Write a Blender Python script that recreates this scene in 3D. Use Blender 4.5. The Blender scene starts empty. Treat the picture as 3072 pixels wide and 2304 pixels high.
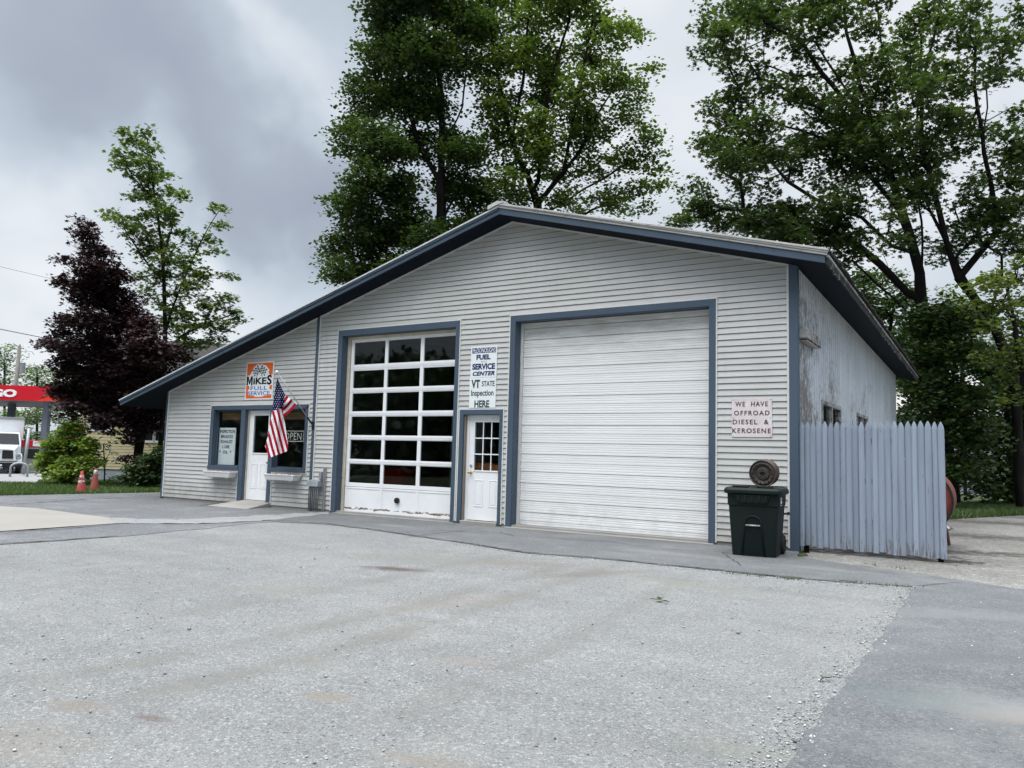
import bpy, bmesh, math, random
import numpy as np
from mathutils import Vector, Matrix
R_ = math.radians
random.seed(7)
rng = np.random.default_rng(7)
scene = bpy.context.scene
col = scene.collection

# ------------------------------------------------------------------ camera
F_PX = 2356.755                      # focal length in pixels of a 3072 px wide picture
YAW, PITCH, ROLL = -0.561149, 0.0928061, 0.0270675
CAM = np.array([7.98295, -12.61961, 1.30191])
def _rot():
    f = np.array([math.sin(YAW)*math.cos(PITCH), math.cos(YAW)*math.cos(PITCH), math.sin(PITCH)])
    r = np.array([math.cos(YAW), -math.sin(YAW), 0.0]); u = np.cross(r, f)
    c, s = math.cos(ROLL), math.sin(ROLL)
    return np.array([c*r+s*u, -s*r+c*u, f])
RM = _rot()
cd = bpy.data.cameras.new('camera'); cam = bpy.data.objects.new('camera', cd); col.objects.link(cam)
cd.sensor_width = 36; cd.lens = 36*F_PX/3072; cd.clip_start = .05; cd.clip_end = 3000
M = Matrix.Identity(4)
for i in range(3):
    M[i][0], M[i][1], M[i][2], M[i][3] = RM[0][i], RM[1][i], -RM[2][i], CAM[i]
cam.matrix_world = M
scene.camera = cam
K = 3072/2212.0
def ray(x, y):                        # direction through a point of the photograph (2212 px wide copy)
    return RM.T @ np.array([(x*K-1536)/F_PX, (1152-y*K)/F_PX, 1.0])
def at_depth(x, y, t): return CAM + ray(x, y)*t
def at_y(x, y, Y=0.0): d = ray(x, y); return CAM + d*(Y-CAM[1])/d[1]
def at_z(x, y, z=0.0): d = ray(x, y); return CAM + d*(z-CAM[2])/d[2]

# ------------------------------------------------------------------ world, sun, exposure
SUN_EL, SUN_AZ = R_(68), R_(205)      # azimuth clockwise from +Y
world = bpy.data.worlds.new('World'); scene.world = world; world.use_nodes = True
def build_world():
    nt = world.node_tree; nt.nodes.clear(); N = nt.nodes.new; L = nt.links.new
    out = N('ShaderNodeOutputWorld'); bg = N('ShaderNodeBackground'); bg.inputs['Strength'].default_value = .1
    sky = N('ShaderNodeTexSky'); sky.sky_type = 'NISHITA'; sky.sun_disc = False
    sky.sun_elevation = SUN_EL; sky.sun_rotation = SUN_AZ
    tc = N('ShaderNodeTexCoord'); sp = N('ShaderNodeSeparateXYZ'); L(tc.outputs['Generated'], sp.inputs[0])
    def m(op, a, b=None, c=None, clamp=False):
        n = N('ShaderNodeMath'); n.operation = op; n.use_clamp = clamp
        for i, v in enumerate((a, b, c)):
            if v is None: continue
            if isinstance(v, (int, float)): n.inputs[i].default_value = v
            else: L(v, n.inputs[i])
        return n.outputs[0]
    zz = m('ADD', m('MAXIMUM', sp.outputs['Z'], 0.0), .42)
    cx = N('ShaderNodeCombineXYZ'); L(m('DIVIDE', sp.outputs['X'], zz), cx.inputs[0]); L(m('DIVIDE', sp.outputs['Y'], zz), cx.inputs[1])
    n1 = N('ShaderNodeTexNoise'); n1.inputs['Scale'].default_value = 1.15; n1.inputs['Detail'].default_value = 4; n1.inputs['Roughness'].default_value = .48; n1.inputs['Distortion'].default_value = .35
    L(cx.outputs[0], n1.inputs['Vector'])
    n2 = N('ShaderNodeTexNoise'); n2.inputs['Scale'].default_value = 3.4; n2.inputs['Detail'].default_value = 4; n2.inputs['Roughness'].default_value = .5
    L(cx.outputs[0], n2.inputs['Vector'])
    b = m('ADD', m('MULTIPLY', n1.outputs['Fac'], 1.0), m('MULTIPLY', n2.outputs['Fac'], .42))
    b = m('ADD', b, -.27)
    wn = N('ShaderNodeTexNoise'); wn.inputs['Scale'].default_value = 5.0; wn.inputs['Detail'].default_value = 4; L(tc.outputs['Generated'], wn.inputs['Vector'])
    ws = N('ShaderNodeVectorMath'); ws.operation = 'SUBTRACT'; L(wn.outputs['Color'], ws.inputs[0]); ws.inputs[1].default_value = (.5, .5, .5)
    wk = N('ShaderNodeVectorMath'); wk.operation = 'SCALE'; L(ws.outputs[0], wk.inputs[0]); wk.inputs['Scale'].default_value = .34
    wa = N('ShaderNodeVectorMath'); wa.operation = 'ADD'; L(tc.outputs['Generated'], wa.inputs[0]); L(wk.outputs[0], wa.inputs[1])
    wd = N('ShaderNodeVectorMath'); wd.operation = 'NORMALIZE'; L(wa.outputs[0], wd.inputs[0])
    # broad bright and dark cloud banks, each a direction of the sky
    for (x, y, w, a) in ((40, 650, 11, .44), (180, 560, 6, .16), (600, 215, 5, .26), (745, 110, 5, .26), (560, 655, 6, .38), (690, 640, 4, .12), (1470, 150, 15, .30), (1500, 380, 8, -.14), (2000, 250, 25, .32),
                         (150, 60, 16, -.13), (420, 60, 9, -.06), (470, 420, 9, -.14), (200, 400, 8, -.08), (680, 480, 6, -.16)):
        d = ray(x, y); d = d/np.linalg.norm(d)
        vm = N('ShaderNodeVectorMath'); vm.operation = 'DOT_PRODUCT'; L(wd.outputs[0], vm.inputs[0]); vm.inputs[1].default_value = d
        mr = N('ShaderNodeMapRange'); mr.interpolation_type = 'SMOOTHSTEP'; L(vm.outputs['Value'], mr.inputs['Value'])
        mr.inputs['From Min'].default_value = math.cos(R_(w*1.5)); mr.inputs['From Max'].default_value = math.cos(R_(w*.2))
        mr.inputs['To Min'].default_value = 0; mr.inputs['To Max'].default_value = a
        b = m('ADD', b, mr.outputs[0])
    # bright sky patch added overhead, out of frame, to deepen the eave shade
    vm = N('ShaderNodeVectorMath'); vm.operation = 'DOT_PRODUCT'; L(tc.outputs['Generated'], vm.inputs[0]); vm.inputs[1].default_value = (.0, -.15, .989)
    mr = N('ShaderNodeMapRange'); mr.interpolation_type = 'SMOOTHSTEP'; L(vm.outputs['Value'], mr.inputs['Value']); mr.inputs['From Min'].default_value = .55; mr.inputs['From Max'].default_value = .97; mr.inputs['To Min'].default_value = 0; mr.inputs['To Max'].default_value = 1
    back = mr.outputs[0]; b = m('ADD', b, m('MULTIPLY', back, .55))
    rp = N('ShaderNodeValToRGB'); L(b, rp.inputs[0]); e = rp.color_ramp.elements
    e[0].position = .15; e[0].color = (.40, .445, .53, 1)
    e[1].position = .98; e[1].color = (.93, .965, 1.0, 1)
    x = e.new(.40); x.color = (.465, .52, .60, 1)
    x = e.new(.68); x.color = (.64, .715, .80, 1)
    sc = N('ShaderNodeVectorMath'); sc.operation = 'SCALE'; L(rp.outputs[0], sc.inputs[0]); L(m('ADD', m('MULTIPLY', back, 30.0), 6.6), sc.inputs['Scale'])
    mx = N('ShaderNodeMixRGB'); mx.inputs[0].default_value = .92; L(sky.outputs[0], mx.inputs[1]); L(sc.outputs[0], mx.inputs[2])
    L(mx.outputs[0], bg.inputs['Color']); L(bg.outputs[0], out.inputs['Surface'])
build_world()
sd = bpy.data.lights.new('sun', 'SUN'); sun = bpy.data.objects.new('sun', sd); col.objects.link(sun)
sd.energy = 1.5; sd.angle = R_(50); sd.color = (1, .955, .89)
sv = Vector((math.sin(SUN_AZ)*math.cos(SUN_EL), math.cos(SUN_AZ)*math.cos(SUN_EL), math.sin(SUN_EL)))
sun.rotation_euler = sv.to_track_quat('Z', 'Y').to_euler(); sun.location = sv*60
vs = scene.view_settings; vs.view_transform = 'Standard'; vs.look = 'None'; vs.exposure = 0.52; vs.gamma = 1; vs.use_curve_mapping = False
scene.display_settings.display_device = 'sRGB'
scene.cycles.use_denoising = True
scene.cycles.max_bounces = 8; scene.cycles.transparent_max_bounces = 16

# ------------------------------------------------------------------ materials
def srgb(r, g, b):
    f = lambda c: (c/255/12.92 if c <= 10 else ((c/255+.055)/1.055)**2.4)
    return (f(r), f(g), f(b))
class NT:
    def __init__(s, name):
        s.m = bpy.data.materials.new(name); s.m.use_nodes = True; s.nt = s.m.node_tree; s.nt.nodes.clear()
        s.out = s.n('ShaderNodeOutputMaterial'); s.b = s.n('ShaderNodeBsdfPrincipled'); s.l(s.b.outputs[0], s.out.inputs['Surface'])
        s.pos = s.n('ShaderNodeNewGeometry').outputs['Position']
    def n(s, t): return s.nt.nodes.new(t)
    def l(s, a, b): s.nt.links.new(a, b)
    def math(s, op, a, b=None, clamp=False):
        n = s.n('ShaderNodeMath'); n.operation = op; n.use_clamp = clamp
        for i, v in enumerate((a, b)):
            if v is None: continue
            if isinstance(v, (int, float)): n.inputs[i].default_value = v
            else: s.l(v, n.inputs[i])
        return n.outputs[0]
    def map(s, scale=(1, 1, 1), rot=(0, 0, 0), loc=(0, 0, 0), src=None):
        n = s.n('ShaderNodeMapping'); n.inputs['Scale'].default_value = scale; n.inputs['Rotation'].default_value = rot; n.inputs['Location'].default_value = loc
        s.l(src or s.pos, n.inputs['Vector']); return n.outputs[0]
    def noise(s, scale, detail=3, rough=.5, vec=None, dist=0):
        n = s.n('ShaderNodeTexNoise'); n.inputs['Scale'].default_value = scale; n.inputs['Detail'].default_value = detail
        n.inputs['Roughness'].default_value = rough; n.inputs['Distortion'].default_value = dist; s.l(vec or s.pos, n.inputs['Vector']); return n.outputs['Fac']
    def voro(s, scale, vec=None, feature='F1', out='Color'):
        n = s.n('ShaderNodeTexVoronoi'); n.feature = feature; n.inputs['Scale'].default_value = scale; s.l(vec or s.pos, n.inputs['Vector']); return n.outputs[out]
    def ramp(s, fac, stops, interp='LINEAR'):
        n = s.n('ShaderNodeValToRGB'); s.l(fac, n.inputs[0]); n.color_ramp.interpolation = interp; e = n.color_ramp.elements
        while len(e) < len(stops): e.new(.5)
        for i, (p, c) in enumerate(stops):
            e[i].position = p
            e[i].color = (c, c, c, 1) if isinstance(c, (int, float)) else (*c, 1)
        return n.outputs[0]
    def mix(s, fac, a, b, mode='MIX'):
        n = s.n('ShaderNodeMixRGB'); n.blend_type = mode
        for i, v in enumerate((fac, a, b)):
            if isinstance(v, (int, float)): n.inputs[i].default_value = v if i == 0 else (v, v, v, 1)
            elif isinstance(v, tuple): n.inputs[i].default_value = (*v, 1)
            else: s.l(v, n.inputs[i])
        return n.outputs[0]
    def bump(s, h, strength=.3, dist=.01):
        n = s.n('ShaderNodeBump'); n.inputs['Strength'].default_value = strength; n.inputs['Distance'].default_value = dist
        s.l(h, n.inputs['Height']); s.l(n.outputs[0], s.b.inputs['Normal'])
    def fin(s, c, rough=.6, metal=0, spec=.5):
        if isinstance(c, tuple): s.b.inputs['Base Color'].default_value = (*c, 1)
        else: s.l(c, s.b.inputs['Base Color'])
        if isinstance(rough, (int, float)): s.b.inputs['Roughness'].default_value = rough
        else: s.l(rough, s.b.inputs['Roughness'])
        s.b.inputs['Metallic'].default_value = metal; s.b.inputs['Specular IOR Level'].default_value = spec
        return s.m
def paint(name, c, rough=.5, var=.12, scale=1.5, wear=None, wear_amt=.0, wscale=14, stretch=(1, 1, 1), bump=.05, metal=0, spec=.3, grain=60):
    t = NT(name); v = t.map(stretch)
    n = t.noise(scale, 4, .6, v)
    lo = tuple(x*(1-var) for x in c); hi = tuple(min(1, x*(1+var)) for x in c)
    cc = t.ramp(n, [(.3, lo), (.7, hi)])
    if wear:
        w = t.noise(wscale, 5, .7, v); big = t.noise(wscale*.12, 2)
        f = t.ramp(t.math('ADD', w, t.math('MULTIPLY', t.math('SUBTRACT', big, .5), .35)), [(max(0, .72-wear_amt), 0), (min(1, .76-wear_amt), 1)])
        cc = t.mix(f, cc, wear)
    if bump: t.bump(t.noise(grain, 3, .6, v), bump, .004)
    return t.fin(cc, rough, metal, spec)
def glass_mat(name, tint, refl=1.0):
    t = NT(name); t.nt.nodes.remove(t.b)
    tr = t.n('ShaderNodeBsdfTransparent'); tr.inputs[0].default_value = (*tint, 1)
    gl = t.n('ShaderNodeBsdfGlossy'); gl.inputs['Roughness'].default_value = .02
    lw = t.n('ShaderNodeLayerWeight'); lw.inputs['Blend'].default_value = .5
    fac = t.math('ADD', t.math('MULTIPLY', t.math('POWER', lw.outputs['Facing'], 5.0), .9), .04)
    mx = t.n('ShaderNodeMixShader'); t.l(t.math('MULTIPLY', fac, refl, True), mx.inputs[0]); t.l(tr.outputs[0], mx.inputs[1]); t.l(gl.outputs[0], mx.inputs[2])
    b = t.n('ShaderNodeBump'); b.inputs['Strength'].default_value = .08; b.inputs['Distance'].default_value = .01; t.l(t.noise(1.7, 2), b.inputs['Height'])
    t.l(b.outputs[0], gl.inputs['Normal'])
    t.l(mx.outputs[0], t.out.inputs['Surface']); return t.m
def leaf_mat(name, c1, c2, c3, trans=.35, tcol=None):
    t = NT(name); t.nt.nodes.remove(t.b)
    g = t.n('ShaderNodeNewGeometry'); r = g.outputs['Random Per Island']
    cc = t.ramp(r, [(0, c1), (.55, c2), (1, c3)])
    cl = t.noise(.55, 2); cc = t.mix(t.ramp(cl, [(.35, 0.0), (.7, .55)]), cc, c3)
    d = t.n('ShaderNodeBsdfDiffuse'); t.l(cc, d.inputs[0])
    tr = t.n('ShaderNodeBsdfTranslucent')
    tc = t.mix(1, cc, tcol or (1.1, 1.25, .45), 'MULTIPLY'); t.l(tc, tr.inputs[0])
    gl = t.n('ShaderNodeBsdfGlossy'); gl.inputs['Roughness'].default_value = .45; gl.inputs[0].default_value = (.8, .85, .9, 1)
    m1 = t.n('ShaderNodeMixShader'); m1.inputs[0].default_value = trans; t.l(d.outputs[0], m1.inputs[1]); t.l(tr.outputs[0], m1.inputs[2])
    m2 = t.n('ShaderNodeMixShader'); m2.inputs[0].default_value = .045; t.l(m1.outputs[0], m2.inputs[1]); t.l(gl.outputs[0], m2.inputs[2])
    t.l(m2.outputs[0], t.out.inputs['Surface']); return t.m

BLUE = srgb(70, 84, 99)
MT = {}
MT['trim'] = paint('blue trim paint', BLUE, .5, .10, 1.2, wear=tuple(x*.62 for x in BLUE), wear_amt=.06, wscale=9, stretch=(1, 1, .35))
MT['soffit'] = paint('blue soffit paint with painted shade', (.007, .010, .017), .6, .15, spec=0.06)  # same blue as the trim, with the underside's shade painted into the colour
def siding_mat():
    t = NT('grey vinyl siding')
    v = t.map((.25, 1, 9.84)); k = t.voro(1.0, t.map((.28, 1, 9.84)))
    sp = t.n('ShaderNodeSeparateXYZ'); t.l(t.pos, sp.inputs[0])
    base = t.ramp(t.noise(.8, 4, .6), [(.3, (.462, .458, .445)), (.7, (.530, .526, .515))])
    kk = t.n('ShaderNodeSeparateColor'); t.l(k, kk.inputs[0])
    base = t.mix(.09, base, t.ramp(kk.outputs[0], [(0, .35), (1, .75)]))
    # pale green algae film and dust runs
    g = t.math('MULTIPLY', t.ramp(t.noise(.45, 4, .65), [(.44, 0), (.72, 1)]), .30)
    base = t.mix(g, base, (.33, .36, .30))
    st = t.ramp(t.noise(5, 4, .7, t.map((1, 1, .12))), [(.50, 0), (.8, 1)])
    base = t.mix(t.math('MULTIPLY', st, .20), base, (.26, .26, .24))
    # splash dirt along the foot of the wall
    dm = t.n('ShaderNodeMapRange'); t.l(sp.outputs['Z'], dm.inputs[0]); dm.inputs[1].default_value = .05; dm.inputs[2].default_value = .75; dm.inputs[3].default_value = .34; dm.inputs[4].default_value = -.1
    dn = t.math('ADD', t.noise(4, 5, .7, t.map((1, 1, .6))), dm.outputs[0])
    base = t.mix(t.math('MULTIPLY', t.ramp(dn, [(.55, 0), (.85, 1)]), .5), base, (.25, .23, .19))
    t.bump(t.math('ADD', t.noise(40, 3, .6, t.map((.2, 1, 3))), t.math('MULTIPLY', t.noise(1.1, 2, .5), 3.0)), .10, .004)
    return t.fin(base, .42, 0, .4)
MT['siding'] = siding_mat()
MT['channel'] = paint('pale vinyl channel', (.62, .62, .60), .45, .06, 3, wear=(.5, .47, .42), wear_amt=.02)
MT['core'] = paint('plywood sheathing', (.25, .21, .17), .8, .2, spec=0.06)
MT['interior'] = paint('dark interior boards', (.20, .18, .16), .9, .3, spec=0.06)
MT['interior_floor'] = paint('oily concrete floor', (.10, .10, .10), .6, .3)
def sidewall_mat():
    t = NT('peeling white plywood paint')
    v = t.map((1, 1, .30)); n = t.noise(24, 6, .80, v); big = t.noise(.9, 3)
    sp = t.n('ShaderNodeSeparateXYZ'); t.l(t.pos, sp.inputs[0])
    mr = t.n('ShaderNodeMapRange'); t.l(sp.outputs['Y'], mr.inputs[0]); mr.inputs[1].default_value = .5; mr.inputs[2].default_value = 6; mr.inputs[3].default_value = .045; mr.inputs[4].default_value = -.05
    mz = t.n('ShaderNodeMapRange'); t.l(sp.outputs['Z'], mz.inputs[0]); mz.inputs[1].default_value = 1.5; mz.inputs[2].default_value = 4.4; mz.inputs[3].default_value = .03; mz.inputs[4].default_value = -.05
    f0 = t.math('ADD', t.math('ADD', n, t.math('MULTIPLY', t.math('SUBTRACT', big, .5), .35)), t.math('ADD', mr.outputs[0], mz.outputs[0]))
    f = t.ramp(f0, [(.535, 0), (.555, 1)])
    base = t.ramp(t.noise(2.5, 4, .6, v), [(.3, (.50, .55, .61)), (.7, (.63, .68, .73))])
    wood = t.ramp(t.noise(30, 3, .6, v), [(.3, (.13, .125, .12)), (.7, (.26, .25, .24))])
    cc = t.mix(f, base, wood)
    gw = t.math('ABSOLUTE', t.math('SUBTRACT', t.math('FRACT', t.math('MULTIPLY', sp.outputs['Y'], 4.92)), .5))
    gr = t.ramp(gw, [(.03, 0), (.06, 1)])
    cc = t.mix(1, cc, t.ramp(gw, [(.025, (.45, .45, .45)), (.05, (1, 1, 1))]), 'MULTIPLY')
    t.bump(t.math('ADD', t.math('MULTIPLY', gr, .6), t.math('MULTIPLY', f, -.4)), .5, .006)
    return t.fin(cc, .75, 0, .3)
MT['sidewall'] = sidewall_mat()
MT['white_door'] = paint('white door enamel', (.79, .80, .81), .38, .04, 2, wear=(.40, .34, .27), wear_amt=-.015, wscale=7)
def foot_mat():
    t = NT('white door paint flaking at the foot'); sp = t.n('ShaderNodeSeparateXYZ'); t.l(t.pos, sp.inputs[0])
    base = t.ramp(t.noise(2, 4, .6), [(.3, (.74, .75, .765)), (.7, (.81, .82, .83))])
    edge = t.math('ABSOLUTE', t.math('SUBTRACT', sp.outputs['Z'], t.math('ADD', .085, t.math('MULTIPLY', t.noise(2.3, 2, .5, t.map((1, 0, 0))), .05))))
    f = t.math('SUBTRACT', t.noise(9, 5, .75, t.map((.6, 1, 2.2))), t.math('MULTIPLY', edge, 5.5))
    cc = t.mix(t.ramp(f, [(.40, 0), (.44, 1)]), base, t.ramp(t.noise(30, 3), [(.3, (.10, .07, .05)), (.7, (.30, .24, .19))]))
    return t.fin(cc, .45, 0, .3)
MT['foot'] = foot_mat()
def roller_mat():
    t = NT('white ribbed steel')
    sp = t.n('ShaderNodeSeparateXYZ'); t.l(t.pos, sp.inputs[0])
    base = t.ramp(t.noise(1.1, 4, .6, t.map((.6, 1, 2.2))), [(.3, (.73, .735, .73)), (.72, (.81, .81, .80))])
    mr = t.n('ShaderNodeMapRange'); t.l(sp.outputs['Z'], mr.inputs[0]); mr.inputs[1].default_value = 2.85; mr.inputs[2].default_value = 3.65; mr.inputs[3].default_value = 0; mr.inputs[4].default_value = 1
    rust = t.math('MULTIPLY', t.ramp(t.noise(3, 5, .7, t.map((.5, 1, 3))), [(.35, .15), (.75, 1)]), mr.outputs[0])  # rust brown rising to the top, with the shadow there painted in too
    base = t.mix(t.math('MULTIPLY', rust, .75), base, (.30, .265, .225))
    dz = t.n('ShaderNodeMapRange'); t.l(sp.outputs['Z'], dz.inputs[0]); dz.inputs[1].default_value = .9; dz.inputs[2].default_value = .0; dz.inputs[3].default_value = 0; dz.inputs[4].default_value = .4
    base = t.mix(t.math('MULTIPLY', dz.outputs[0], t.ramp(t.noise(4, 4, .7), [(.4, 0), (.7, 1)])), base, (.40, .40, .38))
    return t.fin(base, .4, 0, .5)
MT['roller'] = roller_mat()
MT['track'] = paint('aged cream jamb', (.55, .50, .40), .6, .2, 4, wear=(.30, .25, .18), wear_amt=.08)
MT['glass'] = glass_mat('dark window glass', (.62, .66, .66), 1.0)
MT['glass_clear'] = glass_mat('office window glass', (.93, .95, .95), .8)
MT['brass'] = paint('worn brass', (.55, .40, .16), .35, .2, metal=.9)
MT['black'] = paint('black plastic', (.015, .015, .016), .5, .2)
MT['rust'] = paint('rusty grey metal', (.075, .064, .058), .6, .3, 9, wear=(.13, .075, .05), wear_amt=.14, metal=.3)
MT['steel'] = paint('weathered galvanised steel', (.33, .34, .35), .5, .15, 6, metal=.5)
MT['greybox'] = paint('grey painted steel box', (.23, .25, .27), .5, .15, 4, wear=(.16, .10, .07), wear_amt=.04)
MT['rooftrim'] = paint('weathered grey roof edge metal', (.44, .43, .41), .55, .14, 2.5, wear=(.27, .26, .25), wear_amt=.12, stretch=(.4, 1, 2.5))
MT['drip'] = paint('pale drip edge metal', (.55, .57, .58), .4, .1)
MT['dark_eave'] = paint('dark flaking eave board', (.035, .036, .04), .85, .3, 5, wear=(.36, .36, .35), wear_amt=.13, wscale=15, spec=.1)
MT['eaveboard'] = paint('weathered eave board', (.36, .36, .35), .8, .25, 5, wear=(.07, .065, .06), wear_amt=.2, wscale=16)
def shingle_mat(name, c):
    t = NT(name); v = t.voro(5, t.map((1, 1.6, 1)))
    k = t.n('ShaderNodeSeparateColor'); t.l(v, k.inputs[0])
    cc = t.mix(t.ramp(k.outputs[0], [(0, 0.0), (1, .5)]), tuple(x*.7 for x in c), tuple(x*1.5 for x in c))
    t.bump(t.noise(90, 3), .4, .006); return t.fin(cc, .9, 0, .2)
MT['shingle'] = shingle_mat('dark asphalt shingles', (.055, .053, .052))
MT['grey_shingle'] = shingle_mat('grey slate shingles', (.11, .12, .13))
def fence_mat():
    t = NT('blue grey fence stain'); oi = t.n('ShaderNodeObjectInfo'); c = srgb(141, 151, 165)
    v = t.map((3, 1, .16)); n = t.noise(3, 5, .65, v)
    cc = t.ramp(n, [(.3, tuple(x*.80 for x in c)), (.7, tuple(x*1.12 for x in c))])
    cc = t.mix(1, cc, t.ramp(oi.outputs['Random'], [(0, (.86, .86, .87)), (1, (1.08, 1.08, 1.08))]), 'MULTIPLY')
    sp = t.n('ShaderNodeSeparateXYZ'); t.l(t.pos, sp.inputs[0])
    mr = t.n('ShaderNodeMapRange'); t.l(sp.outputs['Z'], mr.inputs[0]); mr.inputs[1].default_value = .1; mr.inputs[2].default_value = .55; mr.inputs[3].default_value = .13; mr.inputs[4].default_value = 0
    w = t.noise(14, 5, .7, t.map((3, 1, .25)))
    cc = t.mix(t.ramp(t.math('ADD', w, mr.outputs[0]), [(.64, 0), (.70, .8)]), cc, srgb(104, 96, 92))
    kn = t.voro(5, t.map((2.2, 1, .55)), 'F1', 'Distance'); cc = t.mix(t.ramp(kn, [(.03, .8), (.06, 0)]), cc, srgb(74, 76, 82))
    t.bump(t.noise(40, 4, .6, t.map((3, 1, .12))), .35, .004); return t.fin(cc, .8, 0, .12)
MT['fence'] = fence_mat()
MT['fence_bare'] = paint('bare weathered fence wood', srgb(120, 105, 92), .85, .25, 6, stretch=(3, 1, .2), bump=.3)
MT['concrete'] = paint('old concrete', (.29, .278, .26), .85, .14, 1.2, wear=(.22, .21, .2), wear_amt=.04, wscale=6, bump=.15)
MT['sign_white'] = paint('white sign enamel', (.74, .77, .78), .35, .03)
MT['sign_orange'] = paint('orange sign enamel', srgb(222, 98, 36), .4, .05)
MT['navy'] = paint('navy lettering', srgb(32, 40, 92), .5, .08, spec=0.06)
MT['blue_letter'] = paint('blue lettering', srgb(58, 94, 165), .5, .05)
MT['green_letter'] = paint('dark green lettering', srgb(38, 66, 62), .5, .1)
MT['black_letter'] = paint('black lettering', (.012, .012, .014), .5, .1, spec=0.06)
MT['grey_letter'] = paint('faded grey lettering', (.35, .38, .40), .5, .1)
MT['faded_red'] = paint('faded maroon lettering', srgb(78, 38, 42), .6, .25, 9, wear=srgb(170, 140, 140), wear_amt=.10, wscale=11)
MT['sign_pink'] = paint('faded pinkish sign board', (.66, .595, .595), .45, .10, 5, wear=(.68, .68, .69), wear_amt=.17, wscale=5)
MT['neon'] = paint('unlit neon tube', (.66, .66, .62), .3, .05)
MT['wood'] = paint('brown wooden valance', (.22, .13, .07), .6, .3, 6, stretch=(.3, 1, 4), spec=0.06)
MT['curtain'] = paint('dark cloth', (.03, .03, .034), .9, .2, spec=0.06)
MT['greywall'] = paint('grey interior wall', (.30, .30, .30), .8, .1)
MT['planter'] = paint('white plastic planter', (.66, .66, .66), .45, .06, 5, wear=(.4, .38, .36), wear_amt=.0)
MT['planter_top'] = paint('reddish dry potting soil', (.20, .08, .07), .9, .3, 12)
MT['bin'] = paint('dark green plastic', srgb(24, 33, 31), .5, .18, 3, wear=srgb(66, 76, 56), wear_amt=.03, wscale=7, stretch=(1, 1, .4), bump=.1, spec=0.15)
MT['bin_dark'] = paint('black green plastic', srgb(19, 27, 27), .5, .15, 3, spec=0.15)
MT['rubber'] = paint('black rubber', (.018, .018, .018), .75, .2)
MT['red_cloth'] = paint('red flag cloth', srgb(160, 20, 42), .8, .08, spec=0.06)
MT['white_cloth'] = paint('white flag cloth', (.78, .78, .80), .8, .04, spec=0.06)
MT['blue_cloth'] = paint('navy flag cloth', srgb(20, 26, 72), .8, .08, spec=0.06)
MT['tank'] = paint('rust red tank paint', srgb(112, 56, 46), .6, .2, 3, wear=srgb(92, 46, 36), wear_amt=.08, wscale=5)
MT['bark'] = paint('dark maple bark', (.016, .015, .014), .95, .4, 4, wear=(.035, .033, .030), wear_amt=.08, wscale=5, stretch=(2, 2, .4), bump=.5, grain=18, spec=0.06)
MT['bark_grey'] = paint('grey maple bark', (.024, .023, .022), .9, .25, 4, stretch=(2, 2, .4), bump=.5, grain=18, spec=0.06)
MT['yellow'] = paint('pale yellow clapboard', (.50, .44, .27), .6, .08)
MT['grey_house'] = paint('grey clapboard', (.24, .25, .26), .7, .1)
MT['white_trim'] = paint('white house trim', (.68, .68, .66), .5, .06)
MT['found'] = paint('pale painted foundation', (.38, .42, .46), .8, .25, 4, wear=(.22, .24, .25), wear_amt=.2, wscale=8)
MT['red'] = paint('red canopy panel', srgb(190, 26, 40), .4, .05)
MT['orange'] = paint('orange red canopy stripe', srgb(228, 58, 30), .4, .04)
MT['station_grey'] = paint('grey station steel', (.16, .19, .23), .5, .1)
MT['pump_grey'] = paint('grey pump cladding', (.24, .26, .25), .5, .15)
MT['truck_white'] = paint('white truck paint', (.70, .72, .74), .3, .05)
MT['chrome'] = paint('chrome', (.6, .62, .64), .2, .1, metal=.9)
MT['windscreen'] = paint('dark windscreen', (.012, .014, .016), .12, .1)
MT['cone_red'] = paint('faded red cone rubber', srgb(178, 70, 74), .75, .2, 5, wear=srgb(150, 120, 116), wear_amt=.12)
MT['cone_brown'] = paint('dirty brown cone rubber', srgb(140, 74, 66), .75, .2, 5, wear=srgb(110, 80, 74), wear_amt=.12)
MT['cone_white'] = paint('scuffed reflective band', (.62, .58, .55), .5, .15, 8, wear=srgb(178, 84, 84), wear_amt=.22, wscale=24)
MT['green_glass'] = paint('green glass ornament', srgb(20, 190, 80), .2, .1)
MT['red_glass'] = paint('red glass ornament', srgb(220, 40, 30), .2, .1)
MT['pole_wood'] = paint('weathered utility pole wood', (.20, .19, .175), .85, .2, 4, stretch=(2, 2, .3))
MT['wire'] = paint('dark cable', (.05, .05, .06), .7, .1)
MT['orange_bench'] = paint('orange wood', (.75, .25, .09), .6, .2)
MT['leaf_dark'] = leaf_mat('dark maple leaves', (.029, .051, .019), (.046, .077, .025), (.074, .116, .034))
MT['leaf_mid'] = leaf_mat('mid green leaves', (.058, .098, .027), (.092, .142, .036), (.148, .200, .050), .40)
MT['leaf_right'] = leaf_mat('green maple leaves', (.032, .056, .021), (.050, .082, .028), (.086, .124, .038), .38)
MT['leaf_yellow'] = leaf_mat('yellow green leaves', (.070, .104, .024), (.100, .138, .032), (.140, .170, .042), .42)
MT['leaf_purple'] = leaf_mat('purple maple leaves', (.020, .013, .016), (.030, .017, .020), (.048, .023, .023), .18, (1.2, .5, .45))
MT['leaf_far'] = leaf_mat('far tree leaves', (.07, .115, .05), (.10, .15, .065), (.13, .18, .08), .4)
MT['leaf_bush'] = leaf_mat('bright bush leaves', (.13, .20, .036), (.20, .28, .052), (.27, .34, .085), .5)
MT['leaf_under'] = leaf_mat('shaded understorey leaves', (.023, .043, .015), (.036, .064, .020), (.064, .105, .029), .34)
MT['grass'] = leaf_mat('grass blades', (.055, .100, .024), (.080, .135, .032), (.110, .165, .045), .35)

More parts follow.
